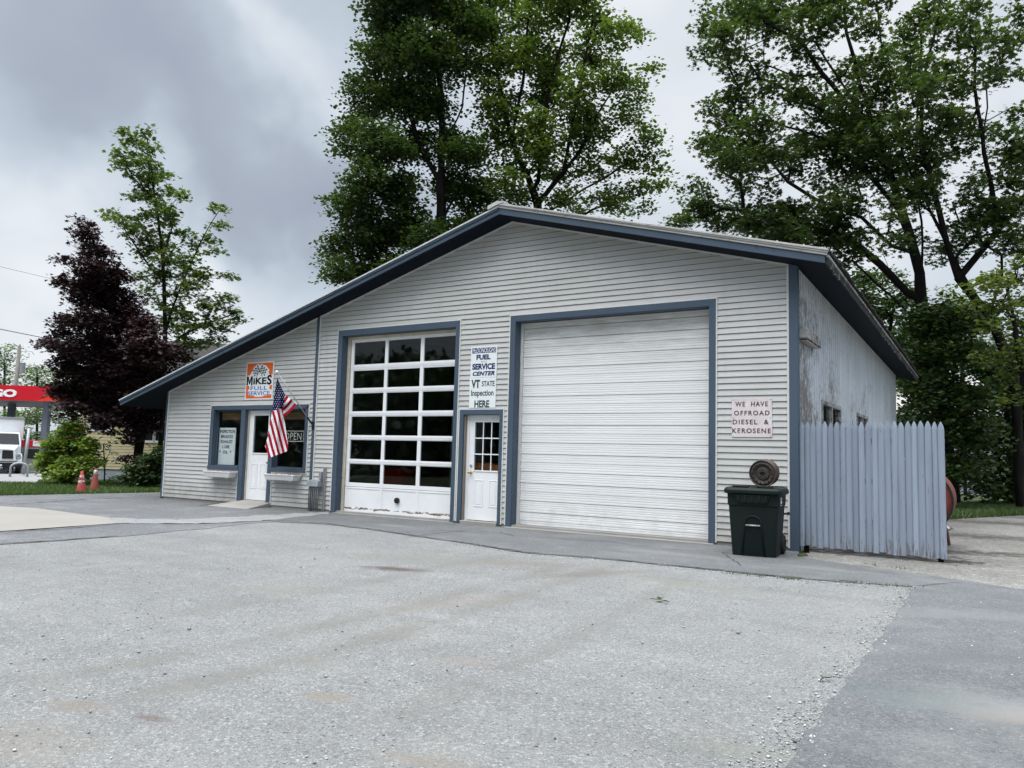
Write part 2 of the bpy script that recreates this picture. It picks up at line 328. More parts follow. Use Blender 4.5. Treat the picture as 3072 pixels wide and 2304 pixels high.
# ------------------------------------------------------------------ mesh helpers
class MB:
    def __init__(s): s.v = []; s.f = []; s.mi = []
    def add(s, vs, fs, mi=0):
        o = len(s.v); s.v += [tuple(float(c) for c in p) for p in vs]
        for f in fs: s.f.append([o+i for i in f]); s.mi.append(mi)
        return s
    def box(s, x0, x1, y0, y1, z0, z1, mi=0):
        return s.add([(x0,y0,z0),(x1,y0,z0),(x1,y1,z0),(x0,y1,z0),(x0,y0,z1),(x1,y0,z1),(x1,y1,z1),(x0,y1,z1)],
                     [(0,3,2,1),(4,5,6,7),(0,1,5,4),(1,2,6,5),(2,3,7,6),(3,0,4,7)], mi)
    def hexa(s, b, t, mi=0):           # 4 bottom + 4 top points, counter-clockwise seen from above
        return s.add(list(b)+list(t), [(0,3,2,1),(4,5,6,7),(0,1,5,4),(1,2,6,5),(2,3,7,6),(3,0,4,7)], mi)
    def prism_xz(s, poly, y0, y1, mi=0):   # polygon in X,Z extruded along Y
        n = len(poly); vs = [(x, y0, z) for x, z in poly]+[(x, y1, z) for x, z in poly]
        fs = [tuple(range(n)), tuple(range(2*n-1, n-1, -1))]+[(i, i+n, (i+1) % n+n, (i+1) % n) for i in range(n)]
        return s.add(vs, fs, mi)
    def tube(s, pts, rad, n=8, cap=True, mi=0):
        pts = [np.array(p, float) for p in pts]; rad = rad if hasattr(rad, '__len__') else [rad]*len(pts)
        o = len(s.v); ref = None
        for i, p in enumerate(pts):
            d = pts[min(i+1, len(pts)-1)]-pts[max(i-1, 0)]; d = d/(np.linalg.norm(d)+1e-9)
            if ref is None: ref = np.array([0, 0, 1.]) if abs(d[2]) < .9 else np.array([1., 0, 0])
            a = np.cross(d, ref); a /= np.linalg.norm(a)+1e-9; b = np.cross(d, a); ref = np.cross(a, d)
            for k in range(n):
                t = 2*math.pi*k/n; q = p+rad[i]*(math.cos(t)*a+math.sin(t)*b); s.v.append(tuple(float(c) for c in q))
        for i in range(len(pts)-1):
            for k in range(n):
                k2 = (k+1) % n; s.f.append([o+i*n+k, o+i*n+k2, o+(i+1)*n+k2, o+(i+1)*n+k]); s.mi.append(mi)
        if cap:
            s.f.append([o+k for k in range(n)][::-1]); s.mi.append(mi)
            s.f.append([o+(len(pts)-1)*n+k for k in range(n)]); s.mi.append(mi)
        return s
    def lathe(s, prof, c=(0, 0, 0), axis='z', n=24, mi=0, close=False):  # prof (r, h)
        o = len(s.v)
        for r, h in prof:
            for k in range(n):
                t = 2*math.pi*k/n; a, b = r*math.cos(t), r*math.sin(t)
                p = (a, b, h) if axis == 'z' else ((a, h, b) if axis == 'y' else (h, a, b))
                s.v.append((p[0]+c[0], p[1]+c[1], p[2]+c[2]))
        m = len(prof); rg = range(m) if close else range(m-1)
        for i in rg:
            j = (i+1) % m
            for k in range(n):
                k2 = (k+1) % n; s.f.append([o+i*n+k, o+i*n+k2, o+j*n+k2, o+j*n+k]); s.mi.append(mi)
        if not close:
            for i, rev in ((0, True), (m-1, False)):
                if prof[i][0] > 1e-6:
                    q = [o+i*n+k for k in range(n)]; s.f.append(q[::-1] if rev else q); s.mi.append(mi)
        return s
    def mesh(s, name, mats):
        me = bpy.data.meshes.new(name); me.from_pydata(s.v, [], s.f); me.update()
        for m in (mats if isinstance(mats, (list, tuple)) else [mats]): me.materials.append(m)
        if any(s.mi): me.polygons.foreach_set('material_index', s.mi)
        return me
    def build(s, name, mats, parent=None, smooth=False, bevel=0, seg=2, recalc=True):
        me = s.mesh(name, mats)
        if recalc:
            bm = bmesh.new(); bm.from_mesh(me); bmesh.ops.recalc_face_normals(bm, faces=bm.faces); bm.to_mesh(me); bm.free()
        o = bpy.data.objects.new(name, me); col.objects.link(o)
        if parent is not None: o.parent = parent
        if smooth: me.polygons.foreach_set('use_smooth', [True]*len(me.polygons))
        if bevel:
            b = o.modifiers.new('bevel', 'BEVEL'); b.width = bevel; b.segments = seg; b.limit_method = 'ANGLE'; b.angle_limit = R_(40)
        return o
def smooth_by_angle(o, deg=35):
    me = o.data; bm = bmesh.new(); bm.from_mesh(me)
    for e in bm.edges: e.smooth = not (len(e.link_faces) == 2 and e.calc_face_angle(0) > R_(deg))
    for f in bm.faces: f.smooth = True
    bm.to_mesh(me); bm.free(); return o
def tag(o, label=None, cat=None, group=None, kind=None):
    if label: o['label'] = label
    if cat: o['category'] = cat
    if group: o['group'] = group
    if kind: o['kind'] = kind
    return o
def empty(name, loc=(0, 0, 0), rz=0, label=None, cat=None, group=None):
    o = bpy.data.objects.new(name, None); col.objects.link(o); o.location = loc; o.rotation_euler = (0, 0, rz); o.empty_display_size = .1
    return tag(o, label, cat, group)
def copy_tree(o, parent=None):
    c = o.copy(); col.objects.link(c)
    if parent is not None: c.parent = parent
    for ch in list(o.children): copy_tree(ch, c)
    return c
def mesh_np(name, verts, faces_flat, counts, mat, parent=None):
    me = bpy.data.meshes.new(name); nv = len(verts); me.vertices.add(nv); me.vertices.foreach_set('co', np.ascontiguousarray(verts, dtype=np.float32).ravel())
    me.loops.add(len(faces_flat)); me.loops.foreach_set('vertex_index', np.ascontiguousarray(faces_flat, dtype=np.int32))
    counts = np.asarray(counts, dtype=np.int32); me.polygons.add(len(counts)); st = np.concatenate([[0], np.cumsum(counts)[:-1]]).astype(np.int32)
    me.polygons.foreach_set('loop_start', st); me.polygons.foreach_set('loop_total', counts)
    me.update(calc_edges=True); me.materials.append(mat)
    o = bpy.data.objects.new(name, me); col.objects.link(o)
    if parent is not None: o.parent = parent
    return o

# ------------------------------------------------------------------ lettering (built-in font, fitted to a box)
def text_mesh(body, bold=0.0, shear=0.0, spacing=1.0):
    c = bpy.data.curves.new('lettering', 'FONT'); c.body = body; c.offset = bold; c.shear = shear; c.resolution_u = 3; c.space_character = spacing; c.extrude = .02
    o = bpy.data.objects.new('lettering', c); col.objects.link(o)
    dg = bpy.context.evaluated_depsgraph_get(); me = bpy.data.meshes.new_from_object(o.evaluated_get(dg))
    bpy.data.objects.remove(o); bpy.data.curves.remove(c); return me
TX = {}
def prep(key, *a, **k): TX[key] = text_mesh(*a, **k)
for key, body, bold, sh, spc in (
    ('mikes_m', 'M', .03, 0, 1), ('mikes_rest', 'iKE', .035, 0, 1.0), ('mikes_s', 'S', .035, 0, 1), ('full', 'FULL', .012, 0, 1.1), ('service2', 'SERVICE', .012, 0, 1.0),
    ('mcd', 'McDONOUGHS', .006, .15, 1.0), ('fuel', 'FUEL', .045, 0, 1.0), ('and', 'and', .0, .3, 1), ('service', 'SERVICE', .045, 0, 1), ('center', 'CENTER', .045, .28, 1.08),
    ('vt', 'VT', .045, 0, 1), ('state', 'STATE', .02, 0, 1), ('insp', 'Inspection', .02, 0, 1), ('here', 'HERE', .035, 0, 1),
    ('wh', 'WE  HAVE', .02, 0, 1.25), ('off', 'OFFROAD', .02, 0, 1.3), ('die', 'DIESEL  &', .02, 0, 1.25), ('ker', 'KEROSENE', .02, 0, 1.25),
    ('w1', 'INSPECTION', .02, 0, 1), ('w2', 'BRAKES', .02, 0, 1.1), ('w3', 'EXHAUST', .02, 0, 1.05), ('w4', 'LUBE', .02, 0, 1.1), ('w5', '*  OIL  *', .02, 0, 1.05),
    ('open', 'OPEN', -.005, 0, 1.05), ('canopy', 'CITGO', .05, 0, 1.0), ('stk1', 'NOTICE', .02, 0, 1)):
    prep(key, body, bold, sh, spc)
def letters(key, x0, x1, z0, z1, y, mat, parent, name='lettering', thick=.0015):
    me = TX[key].copy(); n = len(me.vertices); a = np.empty(n*3, np.float32); me.vertices.foreach_get('co', a); a = a.reshape(-1, 3)
    lo, hi = a.min(0), a.max(0); s = (a-lo)/np.maximum(hi-lo, 1e-6)
    b = np.stack([x0+s[:, 0]*(x1-x0), y-s[:, 2]*thick, z0+s[:, 1]*(z1-z0)], 1).astype(np.float32)
    me.vertices.foreach_set('co', b.ravel()); me.update(); me.materials.clear(); me.materials.append(mat); me.name = name
    o = bpy.data.objects.new(name, me); col.objects.link(o); o.parent = parent; return o
# ------------------------------------------------------------------ the garage
SR, SL, ZA, XA = .2722, .2942, 5.868, -.03       # roof slopes, apex height of the siding, ridge position
SAG = .028                                        # the roof falls a little towards the back
XL, XR, DEP = -10.56, 5.25, 13.2
def slope(x): return ZA-(SR*(x-XA) if x > XA else SL*(XA-x))
g = empty('service_garage', (0, 0, 0), 0, 'long grey clapboard repair garage with blue trim and lopsided gable roof', 'garage')

# openings: x0,x1,z0,z1 (outside of the casings)
OPN = [(-8.76, -7.60, .80, 2.37), (-7.60, -6.50, -1, 2.37), (-6.50, -5.34, .82, 2.37), (-5.225, -5.095, -1, 9), (-4.52, -1.195, -1, 4.0), (-1.13, -.115, -1, 2.21), (0, 4.0, -1, 4.0)]
EXP = .1016
def siding():
    mb = MB(); z0 = .045; k = 0
    lim = {XL+.06, 5.14}
    while True:
        za = z0+k*EXP; zb = za+EXP
        if za > ZA: break
        cuts = sorted({za+.008, zb}|{z for o in OPN for z in (o[2], o[3]) if za+.008 < z < zb})
        for a, b in zip(cuts[:-1], cuts[1:]):
            ya = -.019*(1-(a-za)/EXP)-.006; yb = -.019*(1-(b-za)/EXP)-.006
            mid = (a+b)/2
            iv = [[XL+.06, 5.14]]
            for o in OPN:
                if o[2] < mid < o[3]:
                    nv = []
                    for p, q in iv:
                        if o[1] <= p or o[0] >= q: nv.append([p, q]); continue
                        if p < o[0]: nv.append([p, o[0]])
                        if o[1] < q: nv.append([o[1], q])
                    iv = nv
            for p, q in iv:
                # random butt joints between vinyl lengths
                xs = [p]; x = p+((k*1.37) % 3.1)+.7
                while x < q-.8: xs.append(x); x += 3.66
                xs.append(q)
                for xi, (xa, xb) in enumerate(zip(xs[:-1], xs[1:])):
                    dy = -.0016*(xi % 2)
                    def cl(z):
                        l, r = XA-(ZA-z)/SL, XA+(ZA-z)/SR
                        return max(xa, l), min(xb, r)
                    (l0, r0), (l1, r1) = cl(a), cl(b)
                    if r0-l0 < .01: continue
                    if r1 < l1: l1 = r1 = (l1+r1)/2
                    mb.add([(l0, ya+dy, a), (r0, ya+dy, a), (r1, yb+dy, b), (l1, yb+dy, b)], [(0, 1, 2, 3)])
                    if a == za+.008: mb.add([(l0, ya+dy, a), (r0, ya+dy, a), (r0, .002, a+.004), (l0, .002, a+.004)], [(3, 2, 1, 0)])
        k += 1
    return mb.build('siding', MT['siding'], g, recalc=False)
siding()
# sheathing behind the siding, with real openings
mb = MB()
def core(x0, x1, z0=None, z1=None):
    xs = [x0]+([XA] if x0 < XA < x1 else [])+[x1]
    for a, b in zip(xs[:-1], xs[1:]):
        lo = -.05 if z0 is None else z0
        if z1 is None: mb.hexa([(a, .004, lo), (b, .004, lo), (b, .15, lo), (a, .15, lo)], [(a, .004, slope(a)), (b, .004, slope(b)), (b, .15, slope(b)-.004), (a, .15, slope(a)-.004)])
        else: mb.box(a, b, .004, .15, lo, z1)
core(XL+.02, -8.64); core(-8.64, -7.62, None, .88); core(-8.64, -7.62, 2.27); core(-7.62, -7.47); core(-7.47, -6.60, 2.27); core(-6.60, -6.46)
core(-6.46, -5.44, None, .90); core(-6.46, -5.44, 2.27); core(-5.44, -4.40); core(-4.40, -1.29, 3.89); core(-1.29, -1.01); core(-1.01, -.19, 2.13)
core(-.19, .11); core(.11, 3.89, 3.89); core(3.89, XR-.03)
mb.build('wall', MT['core'], g)
# side and rear walls
mb = MB()
def zr(x, y): return slope(x)-SAG*y
W1 = (1.95, 3.75, 1.30, 2.40); W2 = (5.8, 7.3, 1.55, 2.42)     # side windows: y0,y1,z0,z1
def side(y0, y1, z0, z1):
    a, b = (z1, z1) if z1 is not None else (zr(5.27, y0)-.01, zr(5.27, y1)-.01)
    mb.hexa([(5.13, y0, z0), (5.27, y0, z0), (5.27, y1, z0), (5.13, y1, z0)], [(5.13, y0, a), (5.27, y0, a), (5.27, y1, b), (5.13, y1, b)])
side(.10, W1[0], -.05, None); side(W1[0], W1[1], -.05, W1[2]); side(W1[0], W1[1], W1[3], None); side(W1[1], W2[0], -.05, None)
side(W2[0], W2[1], -.05, W2[2]); side(W2[0], W2[1], W2[3], None); side(W2[1], DEP, -.05, None)
mb.build('side_wall', MT['sidewall'], g)
mb = MB(); mb.add([(XL, DEP, -.05), (5.13, DEP, -.05), (5.13, DEP, zr(5.13, DEP)), (XA, DEP, zr(XA, DEP)), (XL, DEP, zr(XL, DEP))], [(4, 3, 2, 1, 0)])
mb.add([(XL, 0.15, -.05), (XL, DEP, -.05), (XL, DEP, zr(XL, DEP)), (XL, .15, zr(XL, .15))], [(0, 1, 2, 3)])
mb.build('rear_wall', MT['siding'], g, recalc=False)

# roof: soffit, deck, fascia, rake edges, eave boards
YF, YB, EXL, EXR = -.50, 13.75, -11.90, 5.82
def zs(x, y): return ZA+.0005-(SR*(x-XA) if x > XA else SL*(XA-x))-SAG*y     # underside of the roof
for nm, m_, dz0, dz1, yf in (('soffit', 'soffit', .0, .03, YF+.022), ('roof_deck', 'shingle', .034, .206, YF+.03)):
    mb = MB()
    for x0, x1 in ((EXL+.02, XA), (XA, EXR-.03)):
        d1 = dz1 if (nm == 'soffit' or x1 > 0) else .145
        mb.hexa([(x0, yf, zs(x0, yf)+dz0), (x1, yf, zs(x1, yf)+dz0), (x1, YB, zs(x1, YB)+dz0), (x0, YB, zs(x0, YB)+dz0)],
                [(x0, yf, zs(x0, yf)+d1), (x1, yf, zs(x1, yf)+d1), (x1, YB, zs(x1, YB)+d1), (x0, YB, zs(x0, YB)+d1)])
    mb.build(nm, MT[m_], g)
def rake(name, mat, x0, x1, d0, d1, y0, y1, bev=.004):
    b = MB(); b.hexa([(x0, y0, zs(x0, YF)+d0), (x1, y0, zs(x1, YF)+d0), (x1, y1, zs(x1, YF)+d0), (x0, y1, zs(x0, YF)+d0)],
                     [(x0, y0, zs(x0, YF)+d1), (x1, y0, zs(x1, YF)+d1), (x1, y1, zs(x1, YF)+d1), (x0, y1, zs(x0, YF)+d1)])
    return b.build(name, MT[mat], g, bevel=bev)
rake('fascia', 'trim', EXL, XA, -.004, .075, YF-.006, YF+.02); rake('fascia', 'trim', XA, EXR-.03, -.004, .112, YF-.006, YF+.02)
rake('fascia', 'trim', EXL-.005, XA, .077, .118, YF-.028, YF+.02)
rake('drip_edge', 'drip', EXL-.01, XA, .120, .150, YF-.045, YF+.028, .003)
rake('rake_edge', 'rooftrim', XA, EXR, .115, .152, YF-.028, YF+.028); rake('rake_edge', 'rooftrim', XA, EXR+.01, .154, .182, YF-.045, YF+.028); rake('drip_edge', 'rooftrim', XA-.03, EXR+.02, .184, .214, YF-.06, YF+.035, .003)
b = MB(); b.prism_xz([(XA-.22, zs(XA, YF)+.10), (XA, zs(XA, YF)+.165), (XA+.12, zs(XA, YF)+.188), (XA+.12, zs(XA, YF)+.208), (XA, zs(XA, YF)+.238), (XA-.22, zs(XA, YF)+.168)], YF-.07, YB)
b.build('ridge_cap', MT['rooftrim'], g)
def eave(name, mat, x0, x1, d0, d1, jag=0):
    b = MB(); n = 60 if jag else 12; ys = np.linspace(YF+.03, YB, n+1)
    for i in range(n):
        a, c = ys[i], ys[i+1]; j = jag*random.uniform(-.5, 1)
        b.hexa([(x0, a, zs(EXR, a)+d0), (x1+j, a, zs(EXR, a)+d0), (x1+j, c, zs(EXR, c)+d0), (x0, c, zs(EXR, c)+d0)],
               [(x0, a, zs(EXR, a)+d1), (x1+j, a, zs(EXR, a)+d1), (x1+j, c, zs(EXR, c)+d1), (x0, c, zs(EXR, c)+d1)])
    return b.build(name, MT[mat], g)
eave('eave_board', 'dark_eave', EXR-.03, EXR, -.01, .095); eave('eave_board', 'eaveboard', EXR-.02, EXR+.02, .10, .135); eave('shingle_edge', 'shingle', EXR-.1, EXR+.045, .185, .215, .035)
# blue corner posts, corner strip, siding channels
def bx(name, mat, x0, x1, y0, y1, z0, z1, parent=g, bev=.004, slop=False):
    b = MB()
    if slop: b.hexa([(x0, y0, z0), (x1, y0, z0), (x1, y1, z0), (x0, y1, z0)], [(x0, y0, slope(x0)-.003-SAG*0), (x1, y0, slope(x1)-.003), (x1, y1, slope(x1)-.006), (x0, y1, slope(x0)-.006)])
    else: b.box(x0, x1, y0, y1, z0, z1)
    return b.build(name, MT[mat], parent, bevel=bev)
bx('corner_post', 'trim', 5.165, 5.295, -.045, .098, -.06, 0, slop=True)
bx('corner_channel', 'channel', 5.130, 5.163, -.034, 0, .03, 0, slop=True, bev=.003)
bx('corner_post', 'trim', XL-.03, XL+.035, -.035, .10, -.02, 0, slop=True)
bx('corner_channel', 'channel', XL+.037, XL+.072, -.034, 0, .05, 0, slop=True, bev=.003)
bx('corner_post', 'trim', -5.200, -5.118, -.040, .003, -.02, 0, slop=True)
bx('corner_channel', 'channel', -5.116, -5.092, -.034, .003, .03, 0, slop=True, bev=.002)
# gable channel under the soffit
mb = MB()
for a, c in ((XL+.08, XA), (XA, 5.13)):
    mb.hexa([(a, -.030, slope(a)-.028), (c, -.030, slope(c)-.028), (c, -.001, slope(c)-.028), (a, -.001, slope(a)-.028)], [(a, -.030, slope(a)-.001), (c, -.030, slope(c)-.001), (c, -.001, slope(c)-.001), (a, -.001, slope(a)-.001)])
mb.build('gable_channel', MT['channel'], g)
mb = MB(); mb.box(XL, 5.2, .0, .14, -.15, .042); mb.build('foundation', MT['concrete'], g)

def casing(x0, x1, z0, z1, w, name='door_frame', depth=.20, sill=None, proud=.034, right=None):
    """blue mitred boards round an opening plus the reveal boards inside it; x0..z1 is the outer outline"""
    right = right or w
    mb = MB()
    P = lambda x, z: (x, z)
    mb.prism_xz([(x0, z0), (x0+w, z0), (x0+w, z1-w), (x0, z1)], -proud, .002)
    mb.prism_xz([(x1-right, z0), (x1, z0), (x1, z1), (x1-right, z1-w)], -proud, .002)
    mb.prism_xz([(x0, z1), (x0+w, z1-w), (x1-right, z1-w), (x1, z1)], -proud, .002)
    if sill: mb.prism_xz([(x0+w+.001, z0), (x1-right-.001, z0), (x1-right-.001, z0+sill), (x0+w+.001, z0+sill)], -proud-.012, .002)
    # reveals
    zb = z0+(sill or 0)
    mb.box(x0+w-.012, x0+w+.006, .003, depth, zb, z1-w); mb.box(x1-right-.006, x1-right+.012, .003, depth, zb, z1-w)
    mb.box(x0+w+.007, x1-right-.007, .003, depth, z1-w-.006, z1-w+.012)
    if sill: mb.box(x0+w+.007, x1-right-.007, .003, depth, zb-.016, zb)
    o = mb.build(name, MT['trim'], g, bevel=.003)
    ch = MB(); t = .022
    ch.box(x0-t, x0-.001, -.030, 0, max(z0, .03), z1+t); ch.box(x1+.001, x1+t, -.030, 0, max(z0, .03), z1+t); ch.box(x0, x1, -.030, 0, z1+.001, z1+t)
    if sill: ch.box(x0, x1, -.030, 0, z0-t, z0-.001)
    ch.build('frame_channel', MT['channel'], o)
    return o

# --- big ribbed overhead door
casing(0.0, 4.0, 0.0, 4.0, .115, depth=.215)
rd = empty('overhead_door', (0, 0, 0)); rd.parent = g
prof = []
ks = [.28+.545*i for i in range(-1, 8)]
lines = []
for z in ks: lines += [(z, .030, .0075), (z+.215, .030, .0065), (z+.39, .012, .0055)]
fine = []
for z in ks: fine += [z+.05, z+.095, z+.13, z+.17, z+.26, z+.305, z+.345, z+.44, z+.48, z+.515]
ev = [(z, d, w) for z, d, w in lines]+[(z, .0028, .009) for z in fine]
ev = sorted(e for e in ev if .075 < e[0] < 3.83)
pts = [(.21, .045)]; 
for z, d, w in ev: pts += [(.21, z-w), (.21+d, z-w*.8), (.21+d, z+w*.8), (.21, z+w)]
pts.append((.21, 3.86))
mb = MB(); vs = []
for y, z in pts: vs += [(.13, y, z), (3.90, y, z)]
mb.add(vs, [(2*i, 2*i+1, 2*i+3, 2*i+2) for i in range(len(pts)-1)])
mb.box(.13, 3.90, .252, .27, .045, 3.86); mb.build('ribbed_panel', MT['roller'], rd, recalc=False)
mb = MB(); mb.box(.13, 3.88, .200, .234, .012, .043); mb.build('bottom_seal', MT['greybox'], rd)
mb = MB(); mb.box(.122, .172, .165, .205, .01, 3.87); mb.box(.174, 3.88, .165, .205, 3.83, 3.87); mb.build('door_stop', MT['channel'], rd)
mb = MB(); mb.box(0.02, 3.98, -.10, .26, -.08, .008); mb.build('door_sill', MT['concrete'], g, bevel=.01)

# --- glazed overhead door
casing(-4.52, -1.195, 0.0, 4.0, .13, depth=.215, right=.095)
gd = empty('glazed_overhead_door', (0, 0, 0)); gd.parent = g
cols = [(-4.20, -3.30), (-3.215, -2.325), (-2.235, -1.345)]
rows = [(.66, 1.06), (1.17, 1.58), (1.69, 2.09), (2.21, 2.60), (2.72, 3.10), (3.24, 3.73)]
yo, yi = .155, .20
mb = MB()
xs = [-4.285]+[v for c in cols for v in c]+[-1.26]; zs_ = [.57]+[v for r in rows for v in r]+[3.80]
for i in range(0, len(xs), 2): mb.box(xs[i], xs[i+1], yo, yi, .575, 3.80)
for j in range(0, len(zs_), 2):
    for c in cols: mb.box(c[0]+.0005, c[1]-.0005, yo+.003, yi, zs_[j]+.006, zs_[j+1])
# section joints: narrow dark gaps are cut by thin raised lips
for j in range(1, 6):
    zj = (rows[j-1][1]+rows[j][0])/2
    mb.box(-4.285, -1.26, yo-.006, yo-.001, zj+.006, zj+.030); mb.box(-4.285, -1.26, yo-.006, yo-.001, zj-.030, zj-.004)
mb.build('stile_and_rail_grid', MT['white_door'], gd, bevel=.003)
mb = MB()
mb.box(-4.285, -1.26, yo+.004, yi, .02, .568)
for x0, x1 in ((-4.285, -4.22), (-3.30, -3.215), (-2.325, -2.235), (-1.33, -1.26)): mb.box(x0, x1, yo-.004, yo+.0035, .025, .566)
mb.box(-4.284, -1.261, yo-.0035, yo+.003, .03, .115); mb.box(-4.284, -1.261, yo-.0035, yo+.003, .53, .564)
bp_ = mb.build('bottom_panel', MT['foot'], gd, bevel=.002)
mb = MB(); mb.box(-4.28, -1.27, yo-.002, yi, .0, .019); mb.build('bottom_seal', MT['rubber'], gd)
mb = MB(); mb.lathe([(.058, -.02), (.060, .0), (.058, .03), (.045, .034), (.045, .01), (.0, .01)], (-2.79, yo-.025, .335), 'y', 20); mb.build('exhaust_port', MT['black'], gd, smooth=False)
for c in cols:
    for r in rows:
        mb = MB(); mb.box(c[0]-.002, c[1]+.002, .176, .182, r[0]-.0, r[1]+.002); mb.build('pane', MT['glass'], gd)
mb = MB(); mb.box(-4.385, -4.30, .14, .20, .0, 3.80); mb.box(-4.385, -1.29, .14, .20, 3.802, 3.86); mb.build('door_stop', MT['track'], gd)
mb = MB(); mb.box(-4.45, -1.2, -.05, .26, -.08, .004); mb.build('door_sill', MT['concrete'], g, bevel=.01)

# --- entry doors
def entry_door(x0, x1, z0, z1, y, lite, panels, grid=None, name='entry_door'):
    d = empty(name, (0, 0, 0)); d.parent = g
    lx0, lx1, lz0, lz1 = lite; th = .045
    mb = MB()
    mb.box(x0, lx0, y, y+th, z0, z1); mb.box(lx1, x1, y, y+th, z0, z1); mb.box(lx0, lx1, y, y+th, lz1, z1); mb.box(lx0, lx1, y, y+th, z0, lz0)
    for a, b, c, e in panels:                     # raised field inside a sunk moulding
        w = .018
        for q in ((a, b, c, c+w), (a, b, e-w, e), (a, a+w, c+w, e-w), (b-w, b, c+w, e-w)): mb.box(q[0], q[1], y-.007, y-.0005, q[2], q[3])
        mb.box(a+.04, b-.04, y-.005, y-.0005, c+.04, e-.04)
    mb.build('door_leaf', MT['white_door'], d, bevel=.004)
    mb = MB(); w = .026
    for q in ((lx0-w, lx1+w, lz1, lz1+w), (lx0-w, lx1+w, lz0-w, lz0), (lx0-w, lx0, lz0, lz1), (lx1, lx1+w, lz0, lz1)): mb.box(q[0], q[1], y-.012, y+.01, q[2], q[3])
    if grid:
        for i in range(1, grid[0]): x = lx0+(lx1-lx0)*i/grid[0]; mb.box(x-.011, x+.011, y-.002, y+.008, lz0, lz1)
        for j in range(1, grid[1]): z = lz0+(lz1-lz0)*j/grid[1]; mb.box(lx0, lx1, y-.003, y+.007, z-.011, z+.011)
    mb.build('glazing_bars' if grid else 'glazing_frame', MT['white_door'], d, bevel=.003)
    mb = MB(); mb.box(lx0, lx1, y+.018, y+.024, lz0, lz1); mb.build('pane', MT['glass'], d)
    return d
casing(-1.13, -.115, 0.015, 2.205, .095, depth=.16, right=.075)
ed = entry_door(-.955, -.185, .07, 2.085, .085, (-.825, -.245, 1.03, 1.965), [(-.80, -.60, .33, .845), (-.46, -.26, .33, .845)], (3, 3))
mb = MB(); mb.box(-1.027, -.957, .07, .15, .05, 2.10); mb.box(-.957, -.2, .07, .15, 2.088, 2.104); mb.build('door_jamb', MT['white_door'], ed, bevel=.003)
mb = MB(); mb.lathe([(.032, 0), (.034, -.008), (.012, -.012), (.012, -.04), (.028, -.05), (.032, -.065), (.024, -.08), (0, -.084)], (-.895, .083, .985), 'y', 18); mb.build('door_knob', MT['brass'], ed, smooth=True)
mb = MB(); mb.lathe([(.027, 0), (.028, -.012), (.018, -.018), (0, -.018)], (-.895, .083, 1.115), 'y', 16); mb.build('deadbolt', MT['steel'], ed)
mb = MB(); mb.box(-1.03, -.19, -.06, .15, -.08, .058); mb.build('door_sill', MT['concrete'], g, bevel=.01)

# office front: window, door, window under one head board
mb = MB(); Z1 = 2.37
mb.prism_xz([(-8.76, Z1), (-8.64, 2.27), (-5.44, 2.27), (-5.34, Z1)], -.034, .002)
for x0, x1, z0 in ((-8.76, -8.64, .905), (-7.62, -7.475, .0), (-6.60, -6.46, .0), (-5.44, -5.34, .915)): mb.box(x0, x1, -.034, .002, z0, 2.268)
mb.box(-8.76, -7.622, -.046, .002, .805, .903); mb.box(-6.458, -5.34, -.046, .002, .825, .913)
for x in (-8.645, -7.625, -7.485, -6.602, -6.465, -5.445): mb.box(x, x+.016, .003, .12, .0 if -7.6 < x < -6.59 else .88, 2.272)
mb.box(-8.628, -7.63, .003, .12, 2.262, 2.278); mb.box(-6.448, -5.45, .003, .12, 2.262, 2.278); mb.box(-7.468, -6.604, .003, .12, 2.262, 2.278)
mb.box(-8.628, -7.63, .003, .12, .885, .901); mb.box(-6.448, -5.45, .003, .12, .895, .911)
of = mb.build('window_frame', MT['trim'], g, bevel=.003)
mb = MB(); t = .022
mb.box(-8.76-t, -8.761, -.030, 0, .78, Z1+t); mb.box(-8.76, -5.34, -.030, 0, Z1+.001, Z1+t); mb.box(-5.339, -5.34+t, -.030, 0, .80, Z1+t); mb.box(-8.76, -7.645, -.030, 0, .78, .803); mb.box(-6.43, -5.34, -.030, 0, .80, .823)
mb.box(-7.644, -7.622, -.030, 0, .04, .80); mb.box(-6.458, -6.436, -.030, 0, .04, .82); mb.build('frame_channel', MT['channel'], of)
for x0, x1, z0 in ((-8.63, -7.63, .90), (-6.45, -5.45, .91)):
    w = empty('window', (0, 0, 0)); w.parent = g
    mb = MB(); s_ = .03
    for q in ((x0, x1, z0, z0+s_), (x0, x1, 2.262-s_, 2.262), (x0, x0+s_, z0+s_, 2.262-s_), (x1-s_, x1, z0+s_, 2.262-s_)): mb.box(q[0], q[1], .075, .118, q[2], q[3])
    mb.build('sash', MT['trim'], w)
    mb = MB(); mb.box(x0+s_, x1-s_, .09, .096, z0+s_, 2.262-s_); mb.build('pane', MT['glass_clear'], w)
    mb = MB(); mb.box(x0+.02, x1-.02, .20, .23, 2.04, 2.22); mb.build('valance', MT['wood'], w)
od = entry_door(-7.435, -6.61, .13, 2.25, .085, (-7.27, -6.76, 1.24, 2.13), [(-7.29, -7.07, .40, .98), (-6.97, -6.75, .40, .98)], None, 'office_door')
mb = MB(); mb.box(-7.468, -7.44, .06, .12, .10, 2.26); mb.build('door_jamb', MT['track'], od)
mb = MB(); mb.lathe([(.03, 0), (.032, -.008), (.012, -.012), (.012, -.04), (.028, -.05), (.03, -.065), (.02, -.08), (0, -.082)], (-6.68, .083, 1.02), 'y', 16); mb.build('door_knob', MT['brass'], od, smooth=True)
mb = MB(); mb.hexa([(-7.75, -.75, -.01), (-6.35, -.75, -.01), (-6.45, .12, -.01), (-7.48, .12, -.01)], [(-7.70, -.70, .006), (-6.40, -.70, .006), (-6.46, .12, .125), (-7.47, .12, .125)]); mb.build('door_ramp', MT['concrete'], g, bevel=.01)
